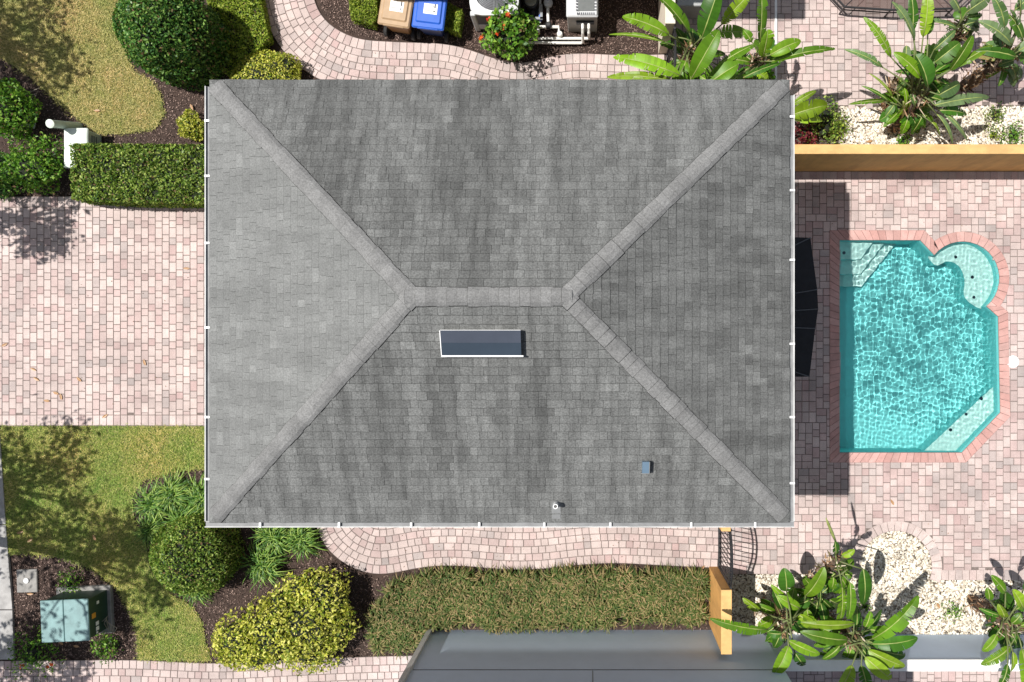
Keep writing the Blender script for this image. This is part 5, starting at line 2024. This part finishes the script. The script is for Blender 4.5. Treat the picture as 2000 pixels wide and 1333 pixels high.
mb.build("roof", bpy.data.materials["neighbour_shingle"], nh)

# mesh parasol at the top edge
m, t, p_ = new_mat("mesh_cloth")
p_.inputs["Base Color"].default_value = (0.10, 0.06, 0.05, 1)
p_.inputs["Roughness"].default_value = 0.9
tp = t.nodes.new("ShaderNodeBsdfTransparent")
mx = t.nodes.new("ShaderNodeMixShader")
mx.inputs[0].default_value = 0.6
t.links.new(tp.outputs[0], mx.inputs[1])
t.links.new(p_.outputs[0], mx.inputs[2])
t.links.new(mx.outputs[0], t.nodes["Material Output"].inputs["Surface"])
hp = 0.42
edge = [(1592, -48), (1650, 14), (1740, 20), (1862, 17), (1925, -45), (1925, -150), (1850, -220), (1660, -220), (1592, -150)]
E3 = [Vector(at(x, y, hp)) for x, y in edge]
mid = sum(E3, Vector()) / len(E3)
um = thing("trampoline", "low dark mesh trampoline cut off by the top edge above the patio", "trampoline", (mid.x, mid.y, 0))
mb = MB()
mb.loft([E3, [mid + (q - mid) * 0.5 + Vector((0, 0, -0.04)) for q in E3]], None, False, True)
mb.build("mesh_bed", m, um)
mb = MB()
mb.tube(E3 + [E3[0]], 0.026, 8)
mb.tube([q + Vector((0, 0, -0.16)) for q in E3 + [E3[0]]], 0.016, 6)
for q in E3:
    mb.tube([q, mid + (q - mid) * 0.5 + Vector((0, 0, -0.03))], 0.012, 6)
mb.build("frame", M["iron"], um)
for q in E3:
    mb = MB()
    mb.tube([q, (q.x, q.y, 0)], 0.022, 8)
    mb.build("leg", M["iron"], um)

# ------------------------------------------------------------------ fallen leaves on the paving
for i, (x, y) in enumerate(((206, 813), (283, 708), (110, 768), (120, 775), (92, 783), (66, 722), (72, 741), (10, 674), (365, 525), (155, 741), (1742, 981), (1372, 1109), (375, 210), (190, 217), (1832, 1183), (1697, 277),
                            (90, 1240), (150, 1262), (120, 1255), (60, 1160), (185, 1050), (60, 1055), (40, 1040))):
    mb = MB()
    a = random.random() * 6.28
    L, w = 0.085, 0.03
    c = Vector(g(x, y, 0.02))
    u, v = Vector((math.cos(a), math.sin(a), 0.05)), Vector((-math.sin(a), math.cos(a), 0.1))
    mb.face([c - u * L, c - u * L * 0.2 + v * w, c + u * L * 0.5 + v * w * 0.8, c + u * L, c])
    mb.face([c - u * L, c, c + u * L, c + u * L * 0.5 - v * w * 0.8 + Vector((0, 0, 0.012)), c - u * L * 0.2 - v * w + Vector((0, 0, 0.012))])
    tag(mb.build("fallen_leaf", M["brown_leaf"], None, tuple(c)), "small dry brown leaf lying on the ground", "leaf", "fallen leaves on paving and beds")

for nm, poly, n_, lab in (("leaf_litter", [(-10, 400), (600, 400), (600, 830), (-10, 830)], 90, "tiny dark bits of leaf litter on the driveway"),
                          ("leaf_litter", [(1560, 340), (2010, 340), (2010, 448), (1560, 448)], 40, "tiny dark bits of leaf litter between the ochre wall and the pool"),
                          ("leaf_litter", [(1480, 910), (2010, 910), (2010, 1130), (1480, 1100)], 90, "tiny dark bits of leaf litter on the patio below the pool"),
                          ("leaf_litter", [(640, 1040), (1400, 1040), (1400, 1100), (680, 1110)], 70, "tiny dark bits of leaf litter on the lower path"),
                          ("leaf_litter", [(560, 90), (1280, 110), (1280, 155), (600, 150)], 60, "tiny dark bits of leaf litter on the upper path")):
    P = gw(scatter(poly, n_, [POOL_OUT]), 0.012)
    o = leaves(nm, P, np.tile([0, 0, 1.0], (n_, 1)), 0.035, M["litter"], None, 0.4, 0.2)
    o["kind"] = "stuff"
    tag(o, lab, "leaf litter")
